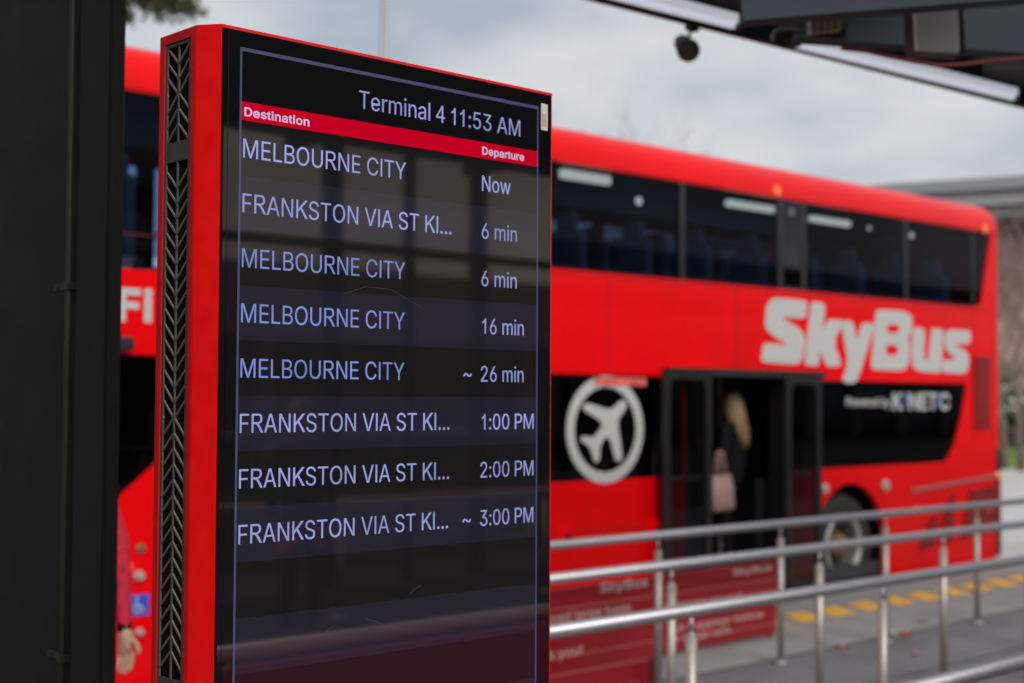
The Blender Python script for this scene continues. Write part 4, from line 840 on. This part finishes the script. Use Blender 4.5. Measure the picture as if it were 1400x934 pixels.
# ---------------------------------------------------------------- people
def person(name_label, pos, face, pose, mats, hair, hairstyle, scale=1.0, cat='person', skirt=False):
    """pos = feet on the ground, face = heading angle (deg, from +X); pose gives joints in body space (x right, y forward, z up)"""
    t = thing('person', name_label, 'person', pos)
    J = dict(pelvis=(0, 0, .95), belly=(0, .01, 1.10), chest=(0, .01, 1.30), neckb=(0, -.01, 1.44), neck=(0, .005, 1.50), head=(0, .02, 1.60), crown=(0, .005, 1.68),
             shr=(.17, -.01, 1.39), shl=(-.17, -.01, 1.39), elr=(.23, -.02, 1.11), ell=(-.23, -.02, 1.11), wrr=(.24, .06, .87), wrl=(-.24, .06, .87),
             hpr=(.09, 0, .92), hpl=(-.09, 0, .92), knr=(.10, .03, .50), knl=(-.10, .03, .50), anr=(.10, -.01, .09), anl=(-.10, -.01, .09), tor=(.11, .15, .035), tol=(-.11, .15, .035))
    J.update(pose)
    Rd = dict(pelvis=.135, belly=.125, chest=.15, neckb=.075, neck=.055, head=.095, crown=.075, shr=.068, shl=.068, elr=.046, ell=.046, wrr=.030, wrl=.030,
              hpr=.095, hpl=.095, knr=.062, knl=.062, anr=.045, anl=.045, tor=.038, tol=.038)
    names = list(J); idx = {n: i for i, n in enumerate(names)}
    V = [Vector(J[n]) for n in names]; rad = [Rd[n] for n in names]
    E_ = [('pelvis', 'belly'), ('belly', 'chest'), ('chest', 'neckb'), ('neckb', 'neck'), ('neck', 'head'), ('head', 'crown'), ('chest', 'shr'), ('chest', 'shl'), ('shr', 'elr'), ('elr', 'wrr'),
          ('shl', 'ell'), ('ell', 'wrl'), ('pelvis', 'hpr'), ('pelvis', 'hpl'), ('hpr', 'knr'), ('knr', 'anr'), ('anr', 'tor'), ('hpl', 'knl'), ('knl', 'anl'), ('anl', 'tol')]
    E_ = [(idx[a], idx[b]) for a, b in E_]
    for sfx, sgn in (('r', 1), ('l', -1)):
        wr = Vector(J['wr' + sfx]); el = Vector(J['el' + sfx]); d = (wr - el).normalized(); side = d.cross(Vector((sgn, 0, 0)))
        side = Vector((0, 1, 0)) - d * d.y; side.normalize(); nrm = d.cross(side).normalized() * sgn
        palm = wr + d * .055; V.append(palm); rad.append(.030); ip = len(V) - 1; E_.append((idx['wr' + sfx], ip))
        for k in range(4):
            o_ = side * (.027 - .018 * k); ln = (.070, .080, .074, .056)[k]
            a = palm + d * .035 + o_; b = a + d * ln * .5 - nrm * .008; c = b + d * ln * .42 - nrm * .024
            i0 = len(V); V.extend([a, b, c]); rad.extend([.0105, .0095, .008]); E_.extend([(ip, i0), (i0, i0 + 1), (i0 + 1, i0 + 2)])
        a = wr + d * .035 + side * .032; b = a + d * .035 + side * .022; i0 = len(V); V.extend([a, b, b + d * .026]); rad.extend([.012, .0105, .009]); E_.extend([(ip, i0), (i0, i0 + 1), (i0 + 1, i0 + 2)])
    me = bpy.data.meshes.new('body'); me.from_pydata([v * scale for v in V], E_, [])
    o = bpy.data.objects.new('tmp', me); COL.objects.link(o)
    md = o.modifiers.new('s', 'SKIN'); md.use_smooth_shade = True
    for i, sv in enumerate(me.skin_vertices[0].data): sv.radius = (rad[i] * scale * (1.18 if names[i] in ('chest', 'pelvis', 'belly') else 1) if i < len(names) else rad[i] * scale,) * 2; sv.use_root = (i == idx['pelvis'])
    sb = o.modifiers.new('u', 'SUBSURF'); sb.levels = sb.render_levels = 2
    dg = bpy.context.evaluated_depsgraph_get(); m2 = bpy.data.meshes.new_from_object(o.evaluated_get(dg)); bpy.data.objects.remove(o); m2.name = 'body'
    m2.materials.clear()
    for k in ('top', 'legs', 'skin', 'shoe'): m2.materials.append(M[mats[k]])
    wr_z = {1: Vector(J['wrr']) * scale, -1: Vector(J['wrl']) * scale}; nz_ = J['neck'][2] * scale
    for f in m2.polygons:
        c = f.center; k = 0
        if c.z > nz_ - .02 and abs(c.x) < .13: k = 2
        elif c.z < .11 * scale: k = 3
        elif c.z < .90 * scale and abs(c.x) < .19 * scale: k = 1
        for w_, el_ in ((J['wrr'], J['elr']), (J['wrl'], J['ell'])):
            d = (Vector(w_) - Vector(el_)).normalized()
            if (c / scale - Vector(w_)).dot(d) > .0 and (c / scale - Vector(w_)).length < .24: k = 2
        f.material_index = k; f.use_smooth = True
    b = bpy.data.objects.new('body', m2); COL.objects.link(b); b.parent = t
    t.rotation_euler = (0, 0, R(face - 90))
    def child(nm, bm, m, smooth=True):
        for v in bm.verts: v.co *= scale
        bmesh.ops.recalc_face_normals(bm, faces=bm.faces)
        me = bpy.data.meshes.new(nm); bm.to_mesh(me); bm.free(); me.materials.append(M[m])
        for f in me.polygons: f.use_smooth = smooth
        c = bpy.data.objects.new(nm, me); COL.objects.link(c); c.parent = t; return c
    H = Vector(J['head'])
    bm = bmesh.new()                                  # nose, ears, lips
    for (q, r) in ((H + Vector((0, .108, -.012)), (.013, .02, .022)), (H + Vector((.093, -.005, -.005)), (.012, .02, .032)), (H + Vector((-.093, -.005, -.005)), (.012, .02, .032)), (H + Vector((0, .088, -.055)), (.026, .014, .010))):
        rr = bmesh.ops.create_uvsphere(bm, u_segments=10, v_segments=8, radius=1)
        for v in rr['verts']: v.co = Vector((v.co.x * r[0], v.co.y * r[1], v.co.z * r[2])) + q
    child('face_features', bm, 'skin')
    bm = bmesh.new()
    for sx in (-.034, .034):
        rr = bmesh.ops.create_uvsphere(bm, u_segments=10, v_segments=8, radius=.012)
        for v in rr['verts']: v.co += H + Vector((sx, .083, .012))
    child('eyes', bm, 'rubber')
    bm = bmesh.new()                                  # hair: cap plus strands
    rr = bmesh.ops.create_uvsphere(bm, u_segments=20, v_segments=14, radius=1)
    for v in rr['verts']:
        n = .006 * math.sin(v.co.x * 31 + v.co.z * 17)
        v.co = Vector((v.co.x * (.106 + n), v.co.y * (.108 + n) - .018, v.co.z * .118 + .028)) + H
    bmesh.ops.delete(bm, geom=[v for v in bm.verts if (v.co.y - H.y) > .035 and (v.co.z - H.z) < .06], context='VERTS')
    rnd = random.Random(3)
    if hairstyle == 'long':
        for k in range(70):
            a = rnd.uniform(math.pi * .92, math.pi * 2.08); x = .10 * math.cos(a); y = .09 * math.sin(a) - .02
            ln = rnd.uniform(.36, .44); q = [H + Vector((x, y, .05)), H + Vector((x * 1.12, y * 1.15 - .01, -.06)), H + Vector((x * 1.1 + .015, y * 1.2 - .04, -.06 - ln * .45)), H + Vector((x * .75 + .02 + rnd.uniform(-.02, .02), y - .05 + rnd.uniform(-.015, .015), -.06 - ln * .8))]
            tube(bm, q, [.014, .017, .015, .004], 5, False)
    child('hair', bm, hair)
    return t
# woman boarding through the open middle door
q = at(1000, 562, Y=8.12)
wx = q.x
person('woman in black with long blonde hair boarding through the middle bus door', (wx, 8.12, .165), 108,
       dict(ell=(-.25, .0, 1.12), wrl=(-.27, .10, .93), knr=(.10, .16, .52), anr=(.10, .10, .16), tor=(.11, .26, .10), elr=(.22, .08, 1.14), wrr=(.20, .28, 1.20)),
       dict(top='black_cloth', legs='black_cloth', skin='skin', shoe='rubber'), 'blonde', 'long', .955)
# handbag
bq = at(985, 674, Y=7.90)
t = thing('handbag', 'pale pink tote bag hanging beside the woman boarding the bus', 'handbag', (bq.x, bq.y, bq.z - .16))
bm = bmesh.new()
zb0, zt0 = bq.z - .155, bq.z + .155
vb = []
for (z, hx_, hy_) in ((zb0, .135, .05), (zb0 + .03, .145, .065), (bq.z, .140, .055), (zt0, .128, .028)):
    vb.append([bm.verts.new((bq.x + a * hx_, bq.y + b * hy_, z + (.006 * a))) for a, b in ((-1, -.7), (-.85, -1), (0, -1.15), (.85, -1), (1, -.7), (1, .7), (.85, 1), (0, 1.15), (-.85, 1), (-1, .7))])
for i in range(3):
    for k in range(10): bm.faces.new((vb[i][k], vb[i][(k + 1) % 10], vb[i + 1][(k + 1) % 10], vb[i + 1][k]))
bm.faces.new(vb[0][::-1]); bm.faces.new(vb[3])
obj('bag_body', bm, M['bag'], t, True)
for dy in (-.03, .03):
    bm = bmesh.new(); tube(bm, [(bq.x - .06 + .115 * k / 10 , bq.y + dy * .6, zt0 - .03 + .24 * math.sin(math.pi * k / 10) ** .6) for k in range(11)], .009, 6); obj('bag_handle', bm, M['bag'], t, True)
# person in the red patterned jacket between the shelter and the screen
q = at(112, 900, Y=5.0); q0 = at(176, 872, Y=5.0)
px_, py_ = at(98, 700, Y=5.0).x, 5.0
def body_to(world, pos, face, sc):
    a = R(face - 90); d = Vector(world) - Vector(pos); c, s_ = math.cos(-a), math.sin(-a)
    return (( d.x * c - d.y * s_) / sc, (d.x * s_ + d.y * c) / sc, d.z / sc)
P0 = (px_, 5.0, 0.0); FC = 300
el = at(163, 745, Y=5.0); wr = at(170, 862, Y=4.92)
person('person in a red patterned jacket standing just behind the dark shelter post', P0, FC,
       dict(ell=body_to(el, P0, FC, 1), wrl=body_to(wr, P0, FC, 1)), dict(top='red_spot', legs='black_cloth', skin='skin', shoe='rubber'), 'brown_hair', 'short', 1.0)
# figures across the forecourt, visible in the screen's reflection
person('person in dark clothes with orange scarf reflected left of centre in the screen', (5.9, -4.5, 0), 100, {}, dict(top='navy_cloth', legs='black_cloth', skin='orange_cloth', shoe='rubber'), 'brown_hair', 'short', 1.0)
person('worker in a green vest reflected right of centre in the screen', (13.6, -8.5, 0), 110, {}, dict(top='hivis', legs='navy_cloth', skin='skin', shoe='rubber'), 'brown_hair', 'short', 1.02)

# ---------------------------------------------------------------- shelter wall at the left edge
sh = thing('shelter_wall', 'black steel shelter wall with end post at the left edge', 'shelter', (.89, 2.2, 0))
obj('end_post', box((.8775, 1.700, 0), (.8935, 1.798, 3.3), .0018, 2), M['shelter'], sh)
obj('post_edge_bead', box((.8755, 1.712, 0), (.8772, 1.716, 3.3)), M['shelter'], sh)
obj('wall_panel', box((.886, 1.800, 0), (.8925, 3.4, 3.3)), M['shelter'], sh)
ya = at(97, 400, X=.885).y; yb_ = at(88, 400, X=.885).y
cbm = bmesh.new(); yc = at(93, 400, X=.880).y; tube(cbm, [(.8805, yc, 0), (.8805, yc, 3.3)], .0042, 10); cd_ = obj('conduit', cbm, M['conduit'], sh, True)
for zz in (at(93, 391, Y=yc).z, at(93, 899, Y=yc).z):
    c2 = bmesh.new(); bx(c2, (.8755, yc - .006, zz - .006), (.8865, yc + .008, zz + .006), .001, 1); bx(c2, (.884, yc - .012, zz - .005), (.8868, yc + .055, zz + .005), .0006, 1)
    lathe(c2, [(.003, -.001), (.003, .002)], (.8835, yc + .04, zz), 'X', 8); obj('conduit_clip', c2, M['conduit'], sh)

# ---------------------------------------------------------------- canopy over the platform
CZ = 3.52
e0 = at(800, -5, Z=3.45); e1 = at(1420, 150.5, Z=3.45)
ed = (e1 - e0); ed.z = 0; ed.normalize(); en = Vector((-ed.y, ed.x, 0))        # en points away from the platform
def along(bm, a, b, w0, w1, z0, z1):
    """a box that runs from a to b, w0..w1 across (positive away from the platform), z0..z1"""
    d = (b - a); d.z = 0; d.normalize(); n = Vector((-d.y, d.x, 0)); vs = []
    for q in (a, b):
        for (w_, z) in ((w0, z0), (w1, z0), (w1, z1), (w0, z1)): vs.append(bm.verts.new((q.x + n.x * w_, q.y + n.y * w_, z)))
    for f in ((0, 1, 2, 3), (7, 6, 5, 4), (0, 4, 5, 1), (1, 5, 6, 2), (2, 6, 7, 3), (3, 7, 4, 0)): bm.faces.new([vs[i] for i in f])
    return bm
can = thing('platform_canopy', 'dark steel canopy roof over the platform at top right', 'canopy', (12, 1, 0))
c0 = e0 - ed * .9
bm = bmesh.new(); A = c0 + en * .0; B = e0 + ed * 24 + en * .0
for pts in ([(A.x, A.y), (B.x, B.y), (B.x, 2.4), (A.x, 2.4)], [(A.x - 1.2, -1.15), (B.x, -1.15), (B.x, -4.05), (A.x - 1.2, -4.05)]):
  bm = bmesh.new()
  vs0 = [bm.verts.new((x, y, CZ)) for x, y in pts]; vs1 = [bm.verts.new((x, y, CZ + .14)) for x, y in pts]
  bm.faces.new(vs0[::-1]); bm.faces.new(vs1)
  for i in range(4): bm.faces.new((vs0[i], vs0[(i + 1) % 4], vs1[(i + 1) % 4], vs1[i]))
  obj('roof_deck', bm, M['soffit'], can)
obj('edge_fascia', along(bmesh.new(), e0 - ed * .9, e1 + ed * 8, -.028, -.016, 3.4725, 3.60), M['soffit'], can)
rb = [at(1030 + 60 * k, 60, Z=3.5) for k in range(3)]
for k in range(12):
    x = A.x + .4 + 1.6 * k; obj('roof_purlin', box((x, -4.0, CZ - .10), (x + .06, -1.2, CZ - .001)), M['soffit'], can)
for (x, y) in ((9.5, -3.2), (14.0, -3.2), (19.0, -3.2)): obj('canopy_column', box((x - .08, y - .08, .002), (x + .08, y + .08, CZ - .001), .01), M['shelter'], can)
tk = thing('lighting_track', 'thin black lighting track along the canopy edge', 'lighting track', tuple(e0))
obj('track_rail', along(bmesh.new(), e0 - ed * .9, e1 + ed * 8, -.034, .0, 3.434, 3.472), M['track'], tk)
def tube_lamp(pa, pb, label, w_=.075):
    a = at(*pa, Z=3.40); b = at(*pb, Z=3.40); t = thing('batten_light', label, 'light', tuple((a + b) / 2))
    d = (b - a); d.z = 0; d.normalize()
    pts = [a, b]
    bm = bmesh.new(); along(bm, a, b, -.030, .030, 3.370, 3.430)
    bmesh.ops.recalc_face_normals(bm, faces=bm.faces)
    bmesh.ops.bevel(bm, geom=[e for e in bm.edges if abs((e.verts[0].co - e.verts[1].co).normalized().dot(d)) > .99 and min(e.verts[0].co.z, e.verts[1].co.z) < 3.38], offset=.020, segments=5, affect='EDGES')
    obj('diffuser', bm, M['tube_light'], t, False)
    for q, sg in ((a, -1), (b, 1)): obj('end_cap', along(bmesh.new(), q + d * (.0 if sg > 0 else -.035), q + d * (.035 if sg > 0 else 0), -.031, .031, 3.369, 3.431), M['rubber'], t)
    obj('hanger', along(bmesh.new(), a + d * .3, b - d * .3, -.01, .01, 3.4305, CZ - .001), M['soffit'], t)
tube_lamp((760, -31), (1003, 30), 'white tube light along the canopy edge, left of the two')
tube_lamp((1088, 56.5), (1385, 129.5), 'white tube light under the blue steel beams, right of the two')
# spotlight on the track
sq = at(944, 33, Z=3.45); k_ = (sq - CAM).length
t = thing('spotlight', 'small dark spotlight hanging from the canopy track', 'spotlight', tuple(sq))
def atd(px, py): return at(px, py, t=1) and (CAM + (at(px, py, t=1) - CAM).normalized() * k_)
b_ = bmesh.new(); bx(b_, (sq.x - .035, sq.y - .028, sq.z - .035), (sq.x + .03, sq.y + .006, sq.z + .001), .004); obj('track_adapter', b_, M['track'], t)
a_, c_ = atd(944, 42), atd(941, 56); b_ = bmesh.new(); tube(b_, [sq + Vector((0, -.01, -.03)), a_, c_], .007, 8); obj('stem', b_, M['track'], t)
h0, h1 = atd(932, 58), atd(941, 69); dv = Vector((.12, -.05, -.01))
d0 = (h1 - h0).normalized() 
b_ = bmesh.new(); n_ = Vector(CAM - h1).normalized(); tube(b_, [h0 - n_ * .05, h0 - n_ * .045, h0, h1 + n_ * .02, h1 + n_ * .055, h1 + n_ * .056], [.016, .036, .038, .050, .053, .044], 20); obj('lamp_head', b_, M['lamp_body'], t, True)
b_ = bmesh.new(); tube(b_, [h1 + n_ * .0565, h1 + n_ * .058], .034, 20); obj('lamp_lens', b_, M['lamp_body'], t)
# two steel beams
def beam(pL, pR, t0, depth, label, k0=1.0, fl=.045):
    a = at(*pL, t=t0); b = at(*pR, t=t0); d = (b - a); d.z = 0; d.normalize(); th_ = thing('steel_beam', label, 'beam', tuple(a))
    n = Vector((-d.y, d.x, 0)); n = n if n.dot(fwd_h) > 0 else -n
    def slab(nm, w0, w1, z0, z1):
        bm = bmesh.new(); vs = []
        for q in (a, b):
            for (w_, z) in ((w0, z0), (w1, z0), (w1, z1), (w0, z1)): vs.append(bm.verts.new((q.x + n.x * w_, q.y + n.y * w_, q.z + z)))
        for f in ((0, 1, 2, 3), (7, 6, 5, 4), (0, 4, 5, 1), (1, 5, 6, 2), (2, 6, 7, 3), (3, 7, 4, 0)): bm.faces.new([vs[i] for i in f])
        obj(nm, bm, M['beam'], th_)
    slab('web', -.008, .008, .014, depth); slab('bottom_flange', -fl, fl, 0, .0135); slab('top_flange', -fl, fl, depth + .0005, depth + .014)
    return th_, a, b, n
bmA = beam((1014, 33), (1500, -6), 4.6, .36, 'blue grey steel beam in the top right corner, nearer of the two')
bmB = beam((1086, 56), (1560, 87), 5.3, .30, 'blue grey steel beam behind the box, nearest the tube lights')
# junction box on the farther beam
jq = at(1284, 40, t=4.85); t = thing('junction_box', 'beige electrical junction box fixed to the blue grey steel beam', 'junction box', tuple(jq))
def facebox(px0, py0, px1, py1, tt, dep, bev=.006):
    c = at((px0 + px1) / 2, (py0 + py1) / 2, t=tt); w_ = (px1 - px0) / F_PX * tt / 2; h_ = (py1 - py0) / F_PX * tt / 2
    rt = (Vector((1.0, -.62, 0))).normalized(); fw = Vector((rt.y, -rt.x, 0)) * -1
    fw = Vector((-rt.y, rt.x, 0)); bm = bmesh.new(); bx(bm, (-w_, 0, -h_), (w_, dep, h_), bev)
    for v in bm.verts: v.co = c + rt * v.co.x + fw * v.co.y + Vector((0, 0, v.co.z)) + rt * (-.04 * v.co.z)
    return bm
obj('box_lid', facebox(1250, 4, 1314, 70, 4.86, .022), M['jbox'], t); obj('box_back', facebox(1252, 6, 1322, 72, 4.885, .10, .004), M['rubber'], t)
t = thing('cable_terminal', 'small brass cable terminal block on the beam left of the box', 'terminal block', tuple(at(1130, 36, t=4.9)))
obj('terminal_base', facebox(1103, 24, 1160, 52, 4.95, .03), M['track'], t)
for k in range(5): obj('terminal', facebox(1108 + 9 * k, 24 - k * .5, 1114.5 + 9 * k, 46 - k, 4.9, .03, .003), M['brass'], t)
t = thing('grey_cable', 'pale grey cable curling from the terminal block to the canopy edge', 'cable', tuple(at(1060, 45, t=5.0)))
b_ = bmesh.new(); tube(b_, [at(*q, t=4.93) for q in ((1104, 38), (1085, 38), (1068, 39), (1060, 43), (1056, 50), (1058, 56))], .008, 8); obj('cable_run', b_, M['cable_grey'], t, True)
t = thing('red_cable', 'dull red cable sagging below the blue grey beams', 'cable', tuple(at(1290, 88, t=4.8)))
b_ = bmesh.new(); tube(b_, [at(*q, t=4.8) for q in ((1150, 66), (1185, 70), (1215, 77), (1250, 84), (1283, 90), (1318, 88), (1360, 83), (1420, 78), (1480, 74))], .0075, 8); obj('cable_run', b_, M['cable_red'], t, True)

# ---------------------------------------------------------------- forecourt behind the camera (seen in the screen glass)
t = thing('glazed_windbreak', 'dark steel framed windbreak with added sky-dimming panes, reflected across the upper screen', 'windbreak', (8, -6.8, 0))
zt_ = 1.75 + 1.05
for x, w_ in [(4.1, .14), (5.9, .14), (7.76, .17), (8.74, .06), (9.6, .15), (11.5, .15), (13.4, .15)]: obj('windbreak_post', box((x, -6.9, 0), (x + w_, -6.78, 4.4)), M['shelter'], t)
for i, (a, b) in enumerate(((1.6, 4.1), (4.24, 5.9), (6.04, 7.76), (7.93, 8.74), (8.80, 9.6), (9.75, 11.5), (11.65, 13.4), (13.55, 16))): obj('added_dimming_pane', box((a + .004, -6.845, .2), (b - .004, -6.835, 4.3)), M['sky_dimming_glass'], t)  # panes added to the frame to dim and warm the reflected sky
obj('windbreak_rail', box((1.5, -6.89, 3.14), (16, -6.79, 3.22)), M['shelter'], t)
t = thing('terminal_block', 'long tan terminal building reflected in the screen', 'building', (14, -30, 0))
obj('upper_wall', box((-30, -34, 3.2), (80, -24, 4.9)), M['tan_wall'], t)
lo = bmesh.new(); bx(lo, (-29, -33.5, 0), (79, -24.3, 3.199)); obj('shopfront_glass', lo, M['dark_glass'], t)
for k in range(26): obj('wall_pier', box((-28 + 4.2 * k, -24.32, 0), (-27.6 + 4.2 * k, -23.95, 3.198)), M['tan_wall'], t)
for (x0, x1, lb) in ((3.2, 6.4, 'pale bench reflected low in the screen, the shorter one'), (7.4, 13.0, 'pale bench reflected low in the screen, the longer one')):
    t = thing('platform_bench', lb, 'bench', (x0, -9.5, 0))
    obj('bench_top', box((x0, -9.9, 1.28), (x1, -9.3, 1.36), .01), M['tan_wall'], t)
    for x in (x0 + .2, x1 - .3): obj('bench_leg', box((x, -9.8, 0), (x + .1, -9.4, 1.279)), M['rubber'], t)

# ---------------------------------------------------------------- background right: low building, planting
FR = (cam_r.xy.normalized())
def frame(o_px, dist, ang=0):
    """origin on the ground below a photo column at a distance, and the right/forward axes there"""
    d = ray(o_px, 545); d.z = 0; d.normalize(); q = CAM + d * dist; return Vector((q.x, q.y, -.15)), right_h.copy(), fwd_h.copy()
bo, br, bf = frame(1330, 52)
rotm = Matrix.Rotation(R(-28), 3, 'Z'); br2 = rotm @ br; bf2 = rotm @ bf
def obox(bm, o, rt, fw, a, b):
    r = bmesh.ops.create_cube(bm, size=1)
    for v in r['verts']:
        x = a[0] + (v.co.x + .5) * (b[0] - a[0]); y = a[1] + (v.co.y + .5) * (b[1] - a[1]); z = a[2] + (v.co.z + .5) * (b[2] - a[2])
        v.co = o + rt * x + fw * y + Vector((0, 0, z))
    return bm
t = thing('low_building', 'low brown brick building with flat grey roof behind the bus', 'building', tuple(bo))
obj('brick_wall', obox(bmesh.new(), bo, br2, bf2, (-30, 0, 0), (26, 14, 7.6)), M['brown_wall'], t)
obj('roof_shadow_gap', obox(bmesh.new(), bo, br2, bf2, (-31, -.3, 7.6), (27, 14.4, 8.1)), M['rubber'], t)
obj('roof_soffit', obox(bmesh.new(), bo, br2, bf2, (-33, -1.6, 8.1), (28, 15, 8.45)), M['roof_grey'], t)
obj('roof_fascia', obox(bmesh.new(), bo, br2, bf2, (-33.2, -1.9, 8.45), (28.2, 15.2, 8.95)), M['roof_grey'], t)
obj('roof_cap', obox(bmesh.new(), bo, br2, bf2, (-33.5, -2.1, 8.95), (28.5, 15.5, 9.35)), M['pole'], t)
t = thing('garden_wall', 'low brown rendered wall behind the planting bed', 'wall', tuple(bo))
obj('wall_face', obox(bmesh.new(), bo, br, bf, (-14, -6.0, 0), (22, -5.7, 3.1)), M['tan_wall'], t)
kind(obj('grass_bank', obox(bmesh.new(), bo, br, bf, (-16, -9.4, -.05), (24, -6.0, .55)), M['grass']), 'structure')

def leaf_cloud(bm, c, rx_, ry_, rz_, n, sz, rnd, clumps=18):
    cs = []
    for _ in range(clumps):
        while True:
            v = Vector((rnd.uniform(-1, 1), rnd.uniform(-1, 1), rnd.uniform(-1, 1)))
            if .25 < v.length < 1: break
        cs.append((Vector((v.x * rx_, v.y * ry_, v.z * rz_)), rnd.uniform(.18, .38)))
    for _ in range(n):
        cc, cr_ = rnd.choice(cs); v = Vector((rnd.gauss(0, 1), rnd.gauss(0, 1), rnd.gauss(0, .8))) * cr_ * .5
        q = Vector(c) + cc + Vector((v.x * rx_, v.y * ry_, v.z * rz_))
        d = Vector((rnd.gauss(0, 1), rnd.gauss(0, 1), rnd.gauss(0, 1))).normalized(); e = d.orthogonal().normalized(); e2 = d.cross(e); s_ = sz * rnd.uniform(.6, 1.4)
        bm.faces.new([bm.verts.new(q + e * s_), bm.verts.new(q + e2 * s_ * .35), bm.verts.new(q - e * s_), bm.verts.new(q - e2 * s_ * .35)])
    return cs
def branch(bm, p0, d, ln, r, depth, rnd, spread=.5, up=.15):
    p1 = p0 + d * ln; mid = p0 + d * ln * .5 + Vector((rnd.gauss(0, 1), rnd.gauss(0, 1), 0)) * ln * .05
    tube(bm, [p0, mid, p1], [r, r * .85, r * .65], 5 if r > .03 else 3, False)
    if depth == 0: return
    for _ in range(3 if depth > 1 else 4):
        nd = (d + Vector((rnd.gauss(0, 1), rnd.gauss(0, 1), rnd.gauss(0, 1))) * spread + Vector((0, 0, up))).normalized()
        branch(bm, p1 if rnd.random() < .7 else mid, nd, ln * rnd.uniform(.6, .85), r * .62, depth - 1, rnd, spread, up)
def bare_tree(px, dist, h, seed, label):
    o, _, _ = frame(px, dist); rnd = random.Random(seed); t = thing('bare_tree', label, 'tree', tuple(o), 'bare trees behind the bus')
    b = bmesh.new(); tube(b, [o, o + Vector((.05, .05, h * .15)), o + Vector((.0, .1, h * .32))], [.012 * h, .010 * h, .008 * h], 8); obj('trunk', b, M['bark'], t, True)
    b = bmesh.new()
    for k in range(4): branch(b, o + Vector((0, .1, h * .30)), Vector((math.cos(k * 1.6) * .5, math.sin(k * 1.6) * .5, 1)).normalized(), h * .22, (.0032 if px < 1250 else .0055) * h, 4, rnd, .42)
    obj('crown', b, M['twig'], t)
bare_tree(800, 34, 9.6, 3, 'bare tree whose twigs show above the bus roof beside the screen')
bare_tree(862, 40, 10.3, 9, 'bare tree with faint twigs above the bus roof, right of the first')
bare_tree(1195, 46, 9.4, 4, 'bare tree with twig tips above the bus roof in front of the low building')
bare_tree(1330, 44, 8.6, 5, 'bare tree against the brown wall, its stems behind the rear of the bus')
bare_tree(1372, 42, 8.0, 16, 'bare brown tree against the wall between the bus rear and the photo edge')
bare_tree(1395, 41, 8.2, 6, 'bare brown tree against the wall at the right edge of the photo')
bare_tree(1440, 45, 8.6, 8, 'bare tree against the wall just past the right edge')
def leafy_tree(px, dist, h, r, seed, label, zc=None, n=9000):
    o, _, _ = frame(px, dist); rnd = random.Random(seed); t = thing('leafy_tree', label, 'tree', tuple(o))
    b = bmesh.new(); tube(b, [o, o + Vector((.1, 0, h * .35)), o + Vector((.3, .1, h * .7))], [.022 * h, .017 * h, .010 * h], 10)
    for k in range(6): branch(b, o + Vector((.15 + .02 * k, 0, h * (.35 + .06 * k))), Vector((math.cos(k * 2.1), math.sin(k * 2.1), .8)).normalized(), h * .2, .006 * h, 1, rnd)
    obj('trunk', b, M['bark'], t, True)
    b = bmesh.new(); leaf_cloud(b, o + right_h * .75 + Vector((0, 0, zc or h * .72)), r, r, r * .62, n, .075, rnd, 40); obj('crown', b, M['leaf'], t)
leafy_tree(120, 26, 11.0, 1.25, 11, 'olive green gum tree hanging over the bus roof at top left', 9.25, 5500)
# shrubs with white flowers
for k, (px, hh_) in enumerate(((1352, 2.1), (1376, 2.6), (1398, 2.3), (1425, 2.5))):
    o, _, _ = frame(px, 44.5); rnd = random.Random(50 + k)
    lb = ['green shrub with white flowers closest to the rear of the bus', 'taller green shrub with white flowers, second from the bus', 'green shrub with white flowers at the right edge of the photo', 'green shrub with white flowers past the right edge'][k]
    t = thing('flowering_shrub', lb, 'shrub', tuple(o), 'flowering shrubs behind the bus')
    b = bmesh.new(); tube(b, [o, o + Vector((0, 0, hh_ * .4))], .05, 6); obj('stem', b, M['bark'], t)
    b = bmesh.new(); leaf_cloud(b, o + Vector((0, 0, hh_ * .5)), .8, .8, hh_ * .5, 1500, .09, rnd, 14); obj('foliage', b, M['leaf2'], t)
    b = bmesh.new(); leaf_cloud(b, o + Vector((0, -.2, hh_ * .75)), .75, .75, hh_ * .22, 60, .09, rnd, 9); obj('blossom', b, M['flower'], t)
# lamp post above the bus roof
o, lr, lf_ = frame(520.5, 22)
t = thing('lamp_post', 'slim grey lamp post rising behind the bus above the screen', 'lamp post', tuple(o))
b = bmesh.new(); tube(b, [o, o + Vector((0, 0, 5)), o + Vector((0, 0, 11))], [.06, .05, .04], 12); obj('pole', b, M['pole'], t, True)
obj('lamp_head', obox(bmesh.new(), o, lr, lf_, (-.1, -.1, 11), (.9, .15, 11.1)), M['pole'], t)
# pale far lane and kerb line beyond the bus
kind(obj('far_kerb', box((-40, 21.005, -.28), (90, 21.3, -.02)), M['concrete']), 'structure')
